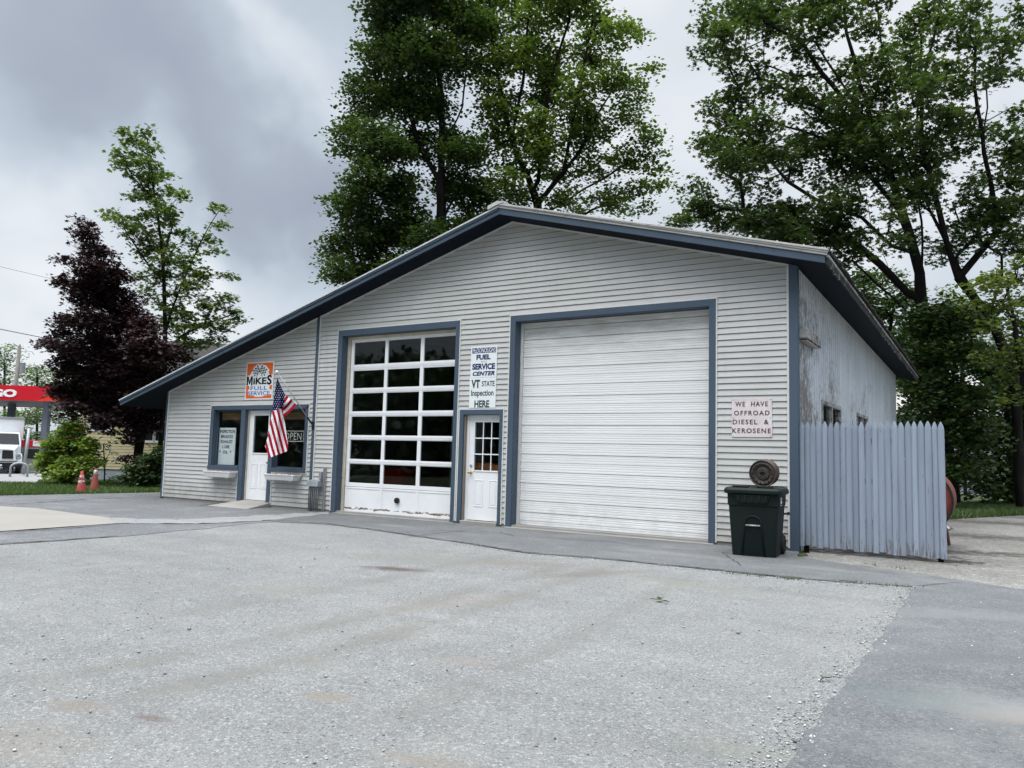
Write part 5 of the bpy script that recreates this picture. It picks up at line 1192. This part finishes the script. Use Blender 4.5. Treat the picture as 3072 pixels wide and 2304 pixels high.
# ------------------------------------------------------------------ houses
def house(name, x0, x1, t, depth, zf, zw, zr_, wall, lab, wins=(), roof='shingle', turn=0, eave=.35, trim='white_trim'):
    a, b = at_depth(x0, 960, t), at_depth(x1, 960, t); L = np.linalg.norm(b[:2]-a[:2]); rz = math.atan2(b[1]-a[1], b[0]-a[0])
    o = empty(name, (a[0], a[1], float(gz(a[0], a[1]))), rz+turn, lab, 'house')
    mb = MB(); mb.box(.03, L-.03, .03, depth-.03, -.3, zf); mb.build('foundation', MT['found'], o)
    mb = MB(); z = zf; 
    while z < zw-.01:
        z1 = min(zw, z+.115)
        for (xa, ya, xb, yb) in ((0, 0, L, 0), (L, 0, L, depth), (L, depth, 0, depth), (0, depth, 0, 0)):
            d = np.array([yb-ya, -(xb-xa)]); d = d/np.linalg.norm(d)*.016
            mb.add([(xa+d[0], ya+d[1], z), (xb+d[0], yb+d[1], z), (xb, yb, z1), (xa, ya, z1)], [(0, 1, 2, 3)]); mb.add([(xa+d[0], ya+d[1], z), (xb+d[0], yb+d[1], z), (xb, yb, z+.002), (xa, ya, z+.002)], [(3, 2, 1, 0)])
        z = z1
    mb.add([(0, 0, zw), (0, depth, zw), (0, depth/2, zr_-.1)], [(0, 2, 1)]); mb.add([(L, 0, zw), (L, depth, zw), (L, depth/2, zr_-.1)], [(0, 1, 2)])
    mb.build('wall', MT[wall], o, recalc=False)
    mb = MB(); e = eave; k = (zr_-zw)/(depth/2)
    for s in (0, 1):
        y0 = -e if s == 0 else depth+e; z0 = zw-e*k
        mb.add([(-e, y0, z0), (L+e, y0, z0), (L+e, depth/2, zr_), (-e, depth/2, zr_), (-e, y0, z0+.14), (L+e, y0, z0+.14), (L+e, depth/2, zr_+.14), (-e, depth/2, zr_+.14)], [(0,3,2,1),(4,5,6,7),(0,1,5,4),(1,2,6,5),(2,3,7,6),(3,0,4,7)])
    mb.build('roof', MT[roof], o)
    mb = MB(); mb.box(-e, L+e, -e-.03, -e-.002, zw-e*k-.05, zw-e*k+.13); mb.build('eave_trim', MT[trim], o)
    for (u, z0, w, h) in wins:
        wn = empty('window', (0, 0, 0)); wn.parent = o; xa = u*L
        mb = MB(); s_ = .09
        for q in ((xa-s_, xa+w+s_, z0+h, z0+h+s_), (xa-s_, xa+w+s_, z0-s_, z0), (xa-s_, xa, z0, z0+h), (xa+w, xa+w+s_, z0, z0+h), (xa, xa+w, z0+h/2-.025, z0+h/2+.025)): mb.box(q[0], q[1], -.045, .01, q[2], q[3])
        mb.build('frame', MT['white_trim'], wn); mb = MB(); mb.box(xa, xa+w, -.022, -.019, z0, z0+h); mb.build('pane', MT['windscreen'], wn)
    return o
house('yellow_house', 168, 490, 31.5, 8.0, .52, 4.0, 6.1, 'yellow', 'pale yellow clapboard house behind the purple leaved tree', [(.08, 2.1, .8, 1.3), (.36, 1.7, .85, 1.5), (.52, 1.7, .85, 1.5), (.72, 1.7, .85, 1.5)])
house('grey_house', 1900, 2175, 42, 8.0, .4, 4.4, 7.0, 'grey_house', 'grey clapboard house half hidden by the trees right of the garage', [(.2, 1.6, .9, 1.5), (.55, 1.6, .9, 1.5)], roof='rooftrim')

# ------------------------------------------------------------------ trees
LEAF = np.array([[0, 0, 0], [.42, .22, -.10], [.36, .66, -.10], [0, 1.0, .0], [-.36, .66, -.10], [-.42, .22, -.10]])
LEAF_F = np.array([[0, 1, 2, 3], [0, 3, 4, 5]])
MAPLE = np.array([[0, 0, 0], [.50, .12, -.10], [.24, .34, -.03], [.56, .66, -.14], [.16, .62, -.02], [0, 1.05, .02], [-.16, .62, -.02], [-.56, .66, -.14], [-.24, .34, -.03], [-.50, .12, -.10]])
MAPLE_F = [[0, 1, 2], [0, 2, 4, 5], [2, 3, 4], [0, 5, 6, 8], [6, 7, 8], [0, 8, 9]]
def leaves(name, pos, size, mat, parent, up=.75, maple=False, away=None):
    n = len(pos); 
    nrm = rng.normal(0, 1, (n, 3)); nrm /= np.linalg.norm(nrm, axis=1)[:, None]; nrm = nrm*(1-up)+np.array([0, 0, up]); 
    if away is not None: nrm += away*.45
    nrm /= np.linalg.norm(nrm, axis=1)[:, None]+1e-9
    a = rng.normal(0, 1, (n, 3)); a[:, 2] -= .5; a -= (a*nrm).sum(1)[:, None]*nrm; a /= np.linalg.norm(a, axis=1)[:, None]+1e-9
    b = np.cross(a, nrm); s = rng.uniform(.7, 1.3, n)*size
    T = MAPLE if maple else LEAF
    v = pos[:, None]+s[:, None, None]*(T[None, :, 0, None]*b[:, None]+T[None, :, 1, None]*a[:, None]+T[None, :, 2, None]*nrm[:, None])
    if maple:
        ff = [i for f in MAPLE_F for i in f]; f = (np.array(ff)[None]+np.arange(n)[:, None]*len(T)).ravel(); cnt = [len(x) for x in MAPLE_F]*n
    else:
        f = (LEAF_F.ravel()[None]+np.arange(n)[:, None]*len(T)).ravel(); cnt = [4]*(2*n)
    return mesh_np(name, v.reshape(-1, 3), f, cnt, MT[mat], parent)
def tree(name, lab, cat, trunks, blobs, t, spread, mat, bark='bark', tips=13, per=34, size=.13, r0=.25, group=None, clump=.34, maple=False, twig=.007, bl_depth=None, up=.6, layers=1, bare=0.0):
    """trunks: picture polylines [(x,y,depth offset)...]; blobs: (x,y,r[,density]) crown clumps seen in the picture, each set at its own depth round t"""
    tr0 = trunks[0]; base = at_depth(tr0[0][0], tr0[0][1], t+(tr0[0][2] if len(tr0[0]) > 2 else 0)); gzb = float(gz(base[0], base[1]))
    root = empty(name, (base[0], base[1], gzb), 0, lab, cat, group); off = np.array([base[0], base[1], gzb])
    nodes = []; par = []; fixed = []
    for k, pl in enumerate(trunks):
        pts = [at_depth(p[0], p[1], t+(p[2] if len(p) > 2 else 0))-off for p in pl]
        if k == 0: pts[0][2] = -.15
        prev = -1
        if k > 0:
            d = [np.linalg.norm(np.array(q)-pts[0]) for q in nodes]; prev = int(np.argmin(d))
        for i, p in enumerate(pts):
            segs = [p] if (i == 0) else [pts[i-1]+(p-pts[i-1])*s for s in np.linspace(0, 1, max(2, int(np.linalg.norm(p-pts[i-1])/.6)+1))[1:]]
            if i == 0 and k > 0:
                continue
            for q in segs:
                q = np.array(q)+rng.normal(0, .02, 3)*(0 if i == 0 else 1); nodes.append(q); par.append(prev); fixed.append(k); prev = len(nodes)-1
    ntr = len(nodes)
    # tips inside the clumps
    tips_p = []; tip_r = []
    for bl in blobs:
        for la in range(layers):
            x, y, r = bl[:3]; dn = bl[3] if len(bl) > 3 else 1.0
            tt = t+(bl[4] if len(bl) > 4 else rng.uniform(-1, 1)*spread); c = at_depth(x, y, tt)-off; R = r*tt/1697.0
            k = max(4, int(tips*dn*(r/50.0)**2.0))
            q = rng.normal(0, 1, (k, 3)); q /= np.linalg.norm(q, axis=1)[:, None]; q *= (rng.uniform(0, 1, k)**.45)[:, None]*R; q[:, 2] *= .85
            tips_p.append(c+q)
    T = np.concatenate(tips_p); T = T[T[:, 2] > .25]
    NB = np.array(nodes); dist = np.array([np.min(np.linalg.norm(NB-p, axis=1)) for p in T]); order = np.argsort(dist)
    cap = len(T)*14+ntr+10; NA = np.zeros((cap, 3)); NA[:ntr] = NB; PL = np.zeros(cap); cnt = ntr; leafn = []
    for i in range(ntr): PL[i] = 0 if par[i] < 0 else PL[par[i]]+np.linalg.norm(NA[i]-NA[par[i]])
    for ti in order:
        p = T[ti]; d = np.linalg.norm(NA[:cnt]-p, axis=1); below = np.maximum(0, NA[:cnt, 2]-p[2])
        cst = d+.12*PL[:cnt]+.5*below; 
        b = int(np.argmin(cst)); D = d[b]; a = NA[b]; k = int(np.clip(D/.45, 1, 12)); prev = b
        bend = rng.normal(0, .07, 3)*D; 
        for s in range(1, k+1):
            f = s/k; q = a+(p-a)*f+bend*math.sin(math.pi*f)+np.array([0, 0, .10*D*math.sin(math.pi*f)])
            NA[cnt] = q; par.append(prev); PL[cnt] = PL[prev]+D/k; prev = cnt; cnt += 1
        leafn.append(prev)
    NA = NA[:cnt]; par = np.array(par); w = np.zeros(cnt)
    for i in leafn: w[i] += 1
    for i in range(cnt-1, -1, -1):
        if par[i] >= 0: w[par[i]] += w[i]
    rad = twig*np.maximum(w, 1)**.46
    rmax = rad.max(); 
    for i in range(ntr): rad[i] = max(rad[i]*r0/max(rmax, 1e-6) if rmax > r0 else rad[i], rad[i])
    sc = r0/rad[0]; 
    for i in range(ntr): rad[i] = rad[i]*max(sc, 1) if fixed[i] == 0 else rad[i]*max(1, sc*.7)
    # branches as tapered tubes
    Vs, Fs, Cs, vo = [], [], [], 0
    for sel, ns in ((range(ntr), 9), (range(ntr, cnt), 4)):
        ii = np.array([i for i in sel if par[i] >= 0])
        if not len(ii): continue
        A, B = NA[par[ii]], NA[ii]; ra = np.minimum(rad[par[ii]], rad[ii]*1.3); rb = rad[ii]
        dv = B-A; dv /= np.linalg.norm(dv, axis=1)[:, None]+1e-9; rf = np.where(np.abs(dv[:, 2:3]) < .9, np.array([[0, 0, 1.]]), np.array([[1., 0, 0]])); u = np.cross(dv, rf); u /= np.linalg.norm(u, axis=1)[:, None]+1e-9; vv = np.cross(dv, u)
        th = np.arange(ns)*2*np.pi/ns; cs, sn = np.cos(th), np.sin(th); ex = np.minimum(ra, rb)[:, None]*dv*.5
        Ra = (A-ex)[:, None]+ra[:, None, None]*(cs[None, :, None]*u[:, None]+sn[None, :, None]*vv[:, None]); Rb = (B+ex*.5)[:, None]+rb[:, None, None]*(cs[None, :, None]*u[:, None]+sn[None, :, None]*vv[:, None])
        k = np.arange(ns); fq = np.stack([k, (k+1) % ns, (k+1) % ns+ns, k+ns], 1)
        Vs.append(np.concatenate([Ra, Rb], 1).reshape(-1, 3)); Fs.append((fq[None]+np.arange(len(ii))[:, None, None]*2*ns).reshape(-1)+vo); Cs += [4]*(len(ii)*ns); vo += len(Vs[-1])
    o = mesh_np('trunk', np.concatenate(Vs), np.concatenate(Fs), Cs, MT[bark], root); o.data.polygons.foreach_set('use_smooth', [True]*len(o.data.polygons))
    # leaves in flat sprays round the twig ends
    E = NA[np.array(leafn)]; keep = rng.uniform(0, 1, len(E)) > bare; E = E[keep]; Pd = NA[par[np.array(leafn)]][keep]
    n = len(E)*per; c = np.repeat(E, per, 0); pd = np.repeat(Pd, per, 0); s = rng.uniform(-.1, .9, (n, 1)); c = c*(1-s*.6)+pd*s*.6
    g = np.clip(rng.normal(0, 1, (n, 3)), -1.7, 1.7)*np.array([clump, clump, clump*.34])
    pos = c+g; ctr = NA[:ntr].mean(0); pos[:, 2] -= (np.linalg.norm(g[:, :2], axis=1)*.25)
    pos = pos[pos[:, 2] > .08]
    leaves('crown', pos, size, mat, root, up, maple)
    return root
c3 = lambda l: [(1404+.3689*b[0], .3689*b[1])+tuple(b[2:]) for b in l]
G1 = 'trees behind the garage'
tree('maple_tree', 'tall dense dark green maple rising behind the garage left of its ridge', 'tree',
     [[(948, 1000), (950, 700), (953, 426), (954, 219), (940, 60), (930, -60)], [(953, 400), (900, 300), (870, 180), (850, 60)], [(952, 470), (1000, 400), (1020, 330)], [(951, 560), (880, 470), (820, 400)], [(951, 620), (860, 560), (790, 520)], [(953, 330), (1000, 230), (1010, 100)]],
     [(850, 20, 70), (930, -30, 80), (1000, 30, 55), (830, 110, 58), (900, 115, 70), (965, 120, 60), (800, 200, 55), (865, 215, 62), (930, 225, 55), (763, 278, 40), (825, 305, 60), (895, 310, 50), (800, 385, 52), (865, 400, 50), (970, 390, 45), (1000, 320, 45), (1035, 420, 55), (765, 440, 45),
      (800, 490, 55), (742, 530, 45), (855, 500, 50), (925, 510, 45), (735, 585, 38), (800, 580, 55), (870, 590, 60), (1000, 490, 50), (930, 590, 60), (1000, 580, 55), (880, 460, 45), (960, 300, 40), (840, -60, 70), (1080, 480, 40), (735, 320, 20), (715, 555, 20), (728, 425, 18)],
     38, 2.6, 'leaf_dark', tips=24, per=36, size=.17, r0=.33, group=G1, layers=2, clump=.40)
tree('ash_tree', 'tall airy light green tree rising right behind the garage ridge', 'tree',
     [[(1150, 1000), (1155, 700), (1165, 520), (1162, 440), (1105, 300), (1085, 215), (1065, 100), (1055, -40)], [(1163, 440), (1250, 330), (1290, 250), (1330, 180)], [(1165, 470), (1260, 410), (1355, 355), (1400, 330)], [(1160, 420), (1170, 300), (1190, 170), (1230, 40)], [(1220, 365), (1240, 240), (1270, 100), (1290, 0)], [(1165, 520), (1230, 480), (1330, 430), (1390, 420)], [(1105, 300), (1130, 180), (1140, 40)]],
     [(1060, 70, 50), (1110, 120, 60), (1150, 40, 60), (1220, 20, 50), (1270, 80, 50), (1330, 70, 42), (1180, 170, 55), (1250, 190, 50), (1320, 165, 45), (1375, 190, 36), (1100, 225, 45), (1160, 260, 50), (1230, 285, 58), (1300, 265, 48), (1370, 235, 40), (1402, 290, 34), (1120, 340, 42),
      (1200, 370, 48), (1290, 355, 52), (1360, 335, 42), (1415, 345, 30), (1140, 430, 42), (1220, 430, 42), (1310, 415, 45), (1380, 405, 36), (1425, 390, 22), (1340, 455, 28), (1250, 460, 30), (1040, 0, 50), (1100, -20, 55), (1180, -40, 60), (1260, -30, 50), (1415, 140, 18), (1360, 55, 30), (1060, 180, 40), (1300, 20, 40), (1400, 450, 18), (1385, 70, 18), (1020, 60, 50, 1.2), (1050, 130, 50, 1.2), (1080, 290, 48, 1.2), (1060, 240, 45), (1090, 400, 48, 1.2), (1130, 300, 48), (1040, 330, 44), (1180, 320, 46), (1210, 130, 50), (1150, 110, 55, 1.3), (1250, 240, 50), (1180, 210, 50), (1290, 130, 46)],
     39, 2.4, 'leaf_mid', tips=26, per=30, size=.165, r0=.17, group=G1, layers=1, clump=.36, twig=.009)
tree('maple_tree', 'big open crowned maple with many bare limbs fanning over the right roof slope', 'tree',
     [[(2062, 1095), (2040, 900), (1994, 700), (1986, 590), (1950, 461), (1920, 369), (1895, 295), (1858, 177), (1830, 74), (1820, -40)], [(1972, 461), (1957, 369), (1935, 221), (1900, 90), (1890, -60)], [(1990, 640), (1990, 480), (1975, 380), (1985, 150), (2000, -30)],
      [(1895, 295), (1800, 190), (1730, 90), (1640, 40)], [(1858, 240), (1760, 90), (1680, 70), (1600, 110)], [(1920, 369), (1830, 270), (1740, 215), (1640, 165)], [(1950, 461), (1860, 360), (1780, 300), (1660, 260)],
      [(1994, 700), (1930, 610), (1880, 480), (1870, 420)], [(1960, 560), (1860, 470), (1760, 430), (1700, 390), (1650, 330)], [(1990, 660), (1900, 570), (1850, 530), (1740, 480), (1560, 450)], [(1994, 700), (1900, 620), (1840, 560)]],
     c3([(400, 100, 55), (350, 320, 35), (450, 190, 45), (600, 60, 60), (700, 100, 50), (500, 400, 40), (750, 200, 45), (880, 130, 45), (620, 400, 40), (700, 480, 38), (860, 560, 42), (880, 400, 40), (950, 250, 45), (1000, 60, 55), (1100, 80, 45), (530, 560, 45), (480, 650, 48), (420, 750, 45), (560, 800, 58), (640, 720, 48), (340, 850, 36), (400, 920, 38),
      (500, 900, 48), (620, 920, 45), (750, 850, 52), (850, 800, 52), (900, 900, 42), (1000, 620, 42), (1050, 750, 60, 1.4), (1080, 860, 55, 1.3), (500, 1000, 36), (560, 1100, 34), (680, 1120, 34), (850, 970, 38), (1000, 1050, 36), (230, 1080, 30), (300, 1180, 50, 1.4), (140, 1290, 34, 1.4), (400, 1250, 48, 1.4), (520, 1290, 52, 1.5), (650, 1270, 56, 1.5), (760, 1290, 56, 1.5), (870, 1260, 50, 1.5), (1050, 1180, 50, 1.3), (1150, 1250, 48, 1.2), (1080, 1380, 50, 1.4),
      (950, 1350, 50, 1.5), (850, 1380, 50, 1.5), (700, 1370, 46, 1.4), (1150, 1480, 44, 1.3), (1220, 1400, 40), (1150, 400, 42), (1200, 500, 36), (1330, 350, 46), (1330, 480, 40), (1250, 600, 48), (1350, 620, 48), (1450, 420, 45), (1480, 280, 42), (1550, 150, 50), (1300, 160, 40), (1200, 720, 55, 1.2), (1300, 800, 50, 1.2), (1380, 760, 48, 1.2), (1350, 900, 55, 1.3), (1250, 960, 45, 1.2), (1150, 1000, 48), (1420, 1000, 50, 1.2),
      (1180, 1100, 40), (1000, -80, 60), (700, -60, 60), (1300, -60, 60), (520, 20, 40), (960, 520, 35), (1120, 580, 38), (440, 300, 30), (330, 640, 26), (620, 1000, 30)])+[(1975, 650, 40, 1.3, 25.6), (2020, 705, 42, 1.3, 25.4), (2050, 790, 48, 1.3, 25.2), (2005, 800, 44, 1.3, 25.6), (2085, 860, 46, 1.3, 25.0), (2120, 800, 48, 1.3, 25), (2150, 735, 46, 1.3, 24.6), (2175, 850, 50, 1.3, 24.6), (1935, 600, 34, 1.2, 26), (2030, 880, 40, 1.3, 25.2), (2150, 930, 44, 1.2, 24.8)],
     27.5, 2.6, 'leaf_right', bark='bark_grey', tips=15, per=28, size=.15, r0=.20, group=G1, clump=.25, maple=True, twig=.0085)
tree('maple_tree', 'tall maple with straight limbs at the right edge above the picket fence', 'tree',
     [[(2205, 1080), (2190, 800), (2136, 684), (2070, 600), (2045, 516), (2024, 443), (1990, 314), (1994, 166), (2027, 37), (2040, -60)], [(2164, 553), (2150, 443), (2127, 332), (2105, 184), (2109, -20)], [(2136, 684), (2164, 600), (2164, 553)], [(2127, 332), (2131, 184), (2180, 74)], [(2024, 480), (1980, 424), (1950, 380)], [(2136, 684), (2060, 560), (2010, 460), (1950, 330), (1920, 200)]],
     c3([(1550, 500, 45), (1620, 600, 45), (1650, 480, 42), (1700, 200, 48), (1720, 430, 45), (1750, 530, 42), (1700, 700, 48), (1760, 800, 50), (1800, 880, 45), (1650, 900, 55, 1.2), (1500, 850, 55, 1.2), (1500, 700, 42), (1600, 1000, 50, 1.3), (1650, 1100, 45, 1.2), (1750, 650, 42), (1820, 420, 40), (1850, 500, 32), (1950, 240, 45), (2050, 190, 42), (1850, 270, 36), (2000, 350, 38), (2050, 430, 42), (1900, 720, 36), (2000, 760, 30), (2160, 200, 34), (2160, 800, 52, 1.3), (2120, 900, 45, 1.2),
      (2100, 1040, 48, 1.2), (2180, 950, 50, 1.3), (1900, 1060, 42), (1850, 1130, 45), (1950, 1220, 48), (2030, 1200, 45), (1860, 1280, 48), (2100, 1240, 52, 1.3), (2160, 1400, 55, 1.4), (2000, 1320, 48), (1900, 1360, 42), (1800, 1400, 40), (1640, 60, 50), (1780, 60, 45), (1900, 20, 40), (1830, 160, 34), (1600, 330, 45), (1560, 1120, 45, 1.2), (1480, 1110, 40), (2180, 650, 34), (2160, 40, 30), (2200, 1150, 55), (1700, 1480, 40), (1550, 1400, 38), (1420, 1230, 40), (1400, 1400, 40)]),
     25, 2.3, 'leaf_right', tips=11, per=28, size=.15, r0=.15, group=G1, clump=.24, maple=True, twig=.008)
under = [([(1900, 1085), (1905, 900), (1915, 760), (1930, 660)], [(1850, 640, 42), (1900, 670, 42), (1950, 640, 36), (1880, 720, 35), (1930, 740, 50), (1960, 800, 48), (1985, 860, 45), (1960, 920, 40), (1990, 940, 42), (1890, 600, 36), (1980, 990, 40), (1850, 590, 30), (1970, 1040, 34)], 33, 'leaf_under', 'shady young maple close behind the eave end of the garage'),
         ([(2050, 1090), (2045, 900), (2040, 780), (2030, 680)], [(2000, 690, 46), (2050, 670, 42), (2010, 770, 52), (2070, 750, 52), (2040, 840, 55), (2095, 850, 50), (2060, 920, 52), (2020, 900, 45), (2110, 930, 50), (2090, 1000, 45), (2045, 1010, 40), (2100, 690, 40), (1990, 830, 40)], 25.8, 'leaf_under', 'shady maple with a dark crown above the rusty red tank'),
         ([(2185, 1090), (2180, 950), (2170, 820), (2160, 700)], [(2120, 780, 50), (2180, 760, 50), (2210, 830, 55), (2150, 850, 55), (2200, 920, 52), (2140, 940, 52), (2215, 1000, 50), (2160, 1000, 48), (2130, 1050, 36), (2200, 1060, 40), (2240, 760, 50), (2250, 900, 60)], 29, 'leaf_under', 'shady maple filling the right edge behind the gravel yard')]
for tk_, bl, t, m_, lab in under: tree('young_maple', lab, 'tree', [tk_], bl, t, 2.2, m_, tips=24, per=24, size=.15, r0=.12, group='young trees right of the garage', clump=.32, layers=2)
tree('young_maple', 'bright yellow green young maple at the right edge over the darker trees', 'tree', [[(2240, 1080), (2215, 850), (2190, 700), (2175, 620)]], [(2150, 590, 30), (2190, 600, 34), (2210, 650, 36), (2160, 650, 36), (2190, 700, 34), (2130, 620, 22), (2220, 560, 30), (2230, 720, 36), (2150, 700, 24), (2180, 760, 34), (2215, 800, 36), (2150, 765, 26), (2110, 655, 20), (2190, 850, 26), (2120, 600, 16)], 22, 1.0, 'leaf_yellow', tips=20, per=24, size=.12, r0=.08, group='young trees right of the garage', clump=.24)
tree('young_maple', 'yellow green sapling glowing between the limbs in the background', 'tree', [[(2085, 1060), (2080, 850), (2075, 700)]], [(2050, 640, 34), (2090, 660, 36), (2070, 700, 38), (2030, 680, 26), (2110, 690, 28), (2120, 730, 26)], 40, 1.5, 'leaf_yellow', tips=16, per=22, size=.17, r0=.09, group='young trees right of the garage', clump=.34)
tree('purple_maple', 'dark purple leaved maple before the yellow house', 'tree',
     [[(292, 1045), (300, 960), (312, 900), (270, 780), (235, 650), (205, 540), (190, 480)], [(340, 1040), (350, 930), (352, 870), (330, 780), (320, 700)], [(270, 780), (190, 760), (110, 720)], [(235, 650), (180, 600), (130, 560)], [(312, 880), (220, 850), (140, 830)], [(330, 780), (380, 760), (410, 740)]],
     [(182, 478, 16), (190, 510, 26), (205, 545, 30), (185, 580, 30), (225, 585, 34), (250, 600, 30), (150, 560, 14), (140, 605, 20), (175, 625, 36), (215, 640, 42), (262, 650, 40), (285, 690, 40), (240, 700, 46), (190, 690, 40), (140, 690, 26), (122, 738, 18), (100, 738, 9), (150, 740, 40), (200, 755, 46), (255, 755, 50), (310, 750, 45), (360, 760, 32, .8), (398, 762, 20, .8), (145, 790, 36), (180, 810, 44),
      (235, 815, 50), (290, 810, 50), (340, 815, 38), (380, 800, 18, .7), (150, 845, 36), (200, 865, 42), (250, 870, 46), (300, 870, 40), (345, 870, 36), (135, 835, 22), (160, 880, 26), (280, 905, 30), (230, 905, 30), (330, 915, 26), (310, 700, 30), (275, 940, 20)],
     26.5, 1.3, 'leaf_purple', tips=48, per=40, size=.125, r0=.10, clump=.21, maple=True, layers=1)
tree('green_maple', 'upright young green maple rising between the purple tree and the garage', 'tree',
     [[(345, 1030), (352, 880), (356, 720), (353, 560), (335, 430), (318, 300)], [(356, 700), (400, 600), (455, 480), (475, 450)], [(356, 740), (440, 700), (500, 680)], [(353, 620), (300, 540), (250, 470)], [(353, 560), (380, 450), (395, 400)], [(354, 660), (430, 600), (475, 590)]],
     [(275, 285, 14), (310, 285, 20), (285, 315, 26), (325, 320, 22), (260, 330, 14), (290, 350, 30), (335, 355, 28), (270, 360, 18), (305, 385, 32), (350, 390, 28), (330, 420, 32), (375, 410, 20), (290, 425, 24), (350, 450, 30), (395, 420, 12), (320, 465, 36), (370, 470, 28), (310, 500, 30), (240, 455, 12), (258, 475, 14), (280, 495, 18), (340, 510, 38), (390, 500, 22), (475, 445, 12), (470, 480, 16), (455, 510, 18), (430, 530, 22), (370, 545, 36), (320, 540, 30), (410, 560, 30),
      (465, 545, 16), (350, 590, 38), (400, 605, 36), (445, 585, 26), (490, 595, 14), (330, 630, 30), (380, 650, 40), (430, 640, 36), (475, 650, 22), (360, 690, 36), (410, 700, 42), (460, 690, 30), (500, 670, 16), (515, 690, 14), (395, 740, 36), (440, 730, 32), (480, 720, 22), (350, 740, 26), (300, 590, 20), (500, 640, 10)],
     29.5, .9, 'leaf_mid', bark='bark_grey', tips=26, per=21, size=.15, r0=.075, clump=.19, maple=True, twig=.006)
tree('leafy_bush', 'large bright green bush by the station paving, behind the cones', 'bush', [[(150, 1045), (150, 1000), (152, 950)]], [(150, 930, 26), (125, 960, 30), (165, 965, 32), (108, 1000, 26), (150, 1010, 36), (188, 1000, 28), (98, 982, 16), (135, 1030, 28), (175, 1035, 24), (165, 915, 14), (115, 1030, 20), (190, 960, 20)], 25.8, .8, 'leaf_bush', tips=60, per=30, size=.10, r0=.03, clump=.14, layers=2)
tree('verge_shrub', 'mixed dark shrubs at the left corner of the garage', 'bush', [[(300, 1055), (302, 1040), (305, 1010)]], [(265, 1042, 20), (295, 1035, 24), (325, 1025, 28), (285, 1005, 14), (250, 1050, 14), (340, 1045, 22), (340, 1000, 20), (320, 985, 14), (310, 1050, 20), (345, 970, 14)], 25, .7, 'leaf_under', tips=70, per=28, size=.10, r0=.03, clump=.14, layers=2)
tree('verge_shrub', 'small reddish leaved shrub under the purple tree trunk', 'bush', [[(275, 1045), (274, 1020), (272, 990)]], [(272, 985, 14), (265, 995, 10), (285, 990, 10)], 25.6, .3, 'leaf_purple', tips=40, per=16, size=.08, r0=.02, clump=.11)
tree('bare_sapling', 'thin twiggy sapling standing before the yellow house wall', 'sapling', [[(225, 1050), (225, 1010), (223, 960)]], [(215, 960, 18), (235, 955, 18), (225, 985, 16), (205, 980, 10), (245, 975, 10)], 28.5, .4, 'leaf_under', tips=30, per=3, size=.09, r0=.025, clump=.12, twig=.006)
for bl, t, lab in (([(0, 770, 28), (25, 760, 20), (-40, 780, 40), (15, 810, 30), (-20, 820, 30)], 80, 'tall green tree far behind the station at the left edge'), ([(70, 795, 18), (95, 790, 20), (60, 820, 25), (100, 820, 28), (130, 815, 22), (115, 850, 30)], 78, 'round green tree far behind the station canopy corner'),
                   ([(20, 900, 36), (60, 900, 36), (100, 890, 36), (140, 900, 40), (180, 890, 40), (220, 880, 40), (60, 950, 40), (130, 950, 40), (-20, 930, 40)], 72, 'low green trees behind the fuel pumps')):
    x0 = bl[0][0]; tree('far_tree', lab, 'tree', [[(x0+10, 985), (x0+10, 900), (x0+10, bl[0][1])]], bl, t, 2.5, 'leaf_far', tips=26, per=44, size=.22, r0=.12, group='trees behind the station', clump=.6)
# a far wood closes the view right of the garage, and one across the street is mirrored in the panes
def wood(name, pts, n, size, mat, lab):
    out = []
    for (p, r, k) in pts:
        q = rng.normal(0, 1, (k, 3)); q /= np.linalg.norm(q, axis=1)[:, None]; q *= (rng.uniform(.3, 1, k)**.5)[:, None]*np.array(r); out.append(np.array(p)+q)
    P_ = np.concatenate(out); P_ = P_[P_[:, 2] > .0]; return tag(leaves(name, P_, size, mat, None, .4), lab, 'woods', kind='stuff')
pts = []
for i in range(26):
    x = rng.uniform(1780, 2420); t = rng.uniform(46, 60); p = at_depth(x, 900, t); pts.append(((p[0], p[1], rng.uniform(1, 8)), (3.4, 3.4, 3.2), 620))
wood('far_woods', pts, 0, .42, 'leaf_under', 'dark woods closing the view right of the garage')
pts = []
for i in range(46):
    a = R_(rng.uniform(196, 300)); d = rng.uniform(48, 66); pts.append(((CAM[0]+math.cos(a)*d, CAM[1]+math.sin(a)*d, rng.uniform(1, 7)), (6, 6, 5.5), 520))
wood('street_woods', pts, 0, .8, 'leaf_dark', 'treeline across the street, mirrored darkly in the garage door panes')
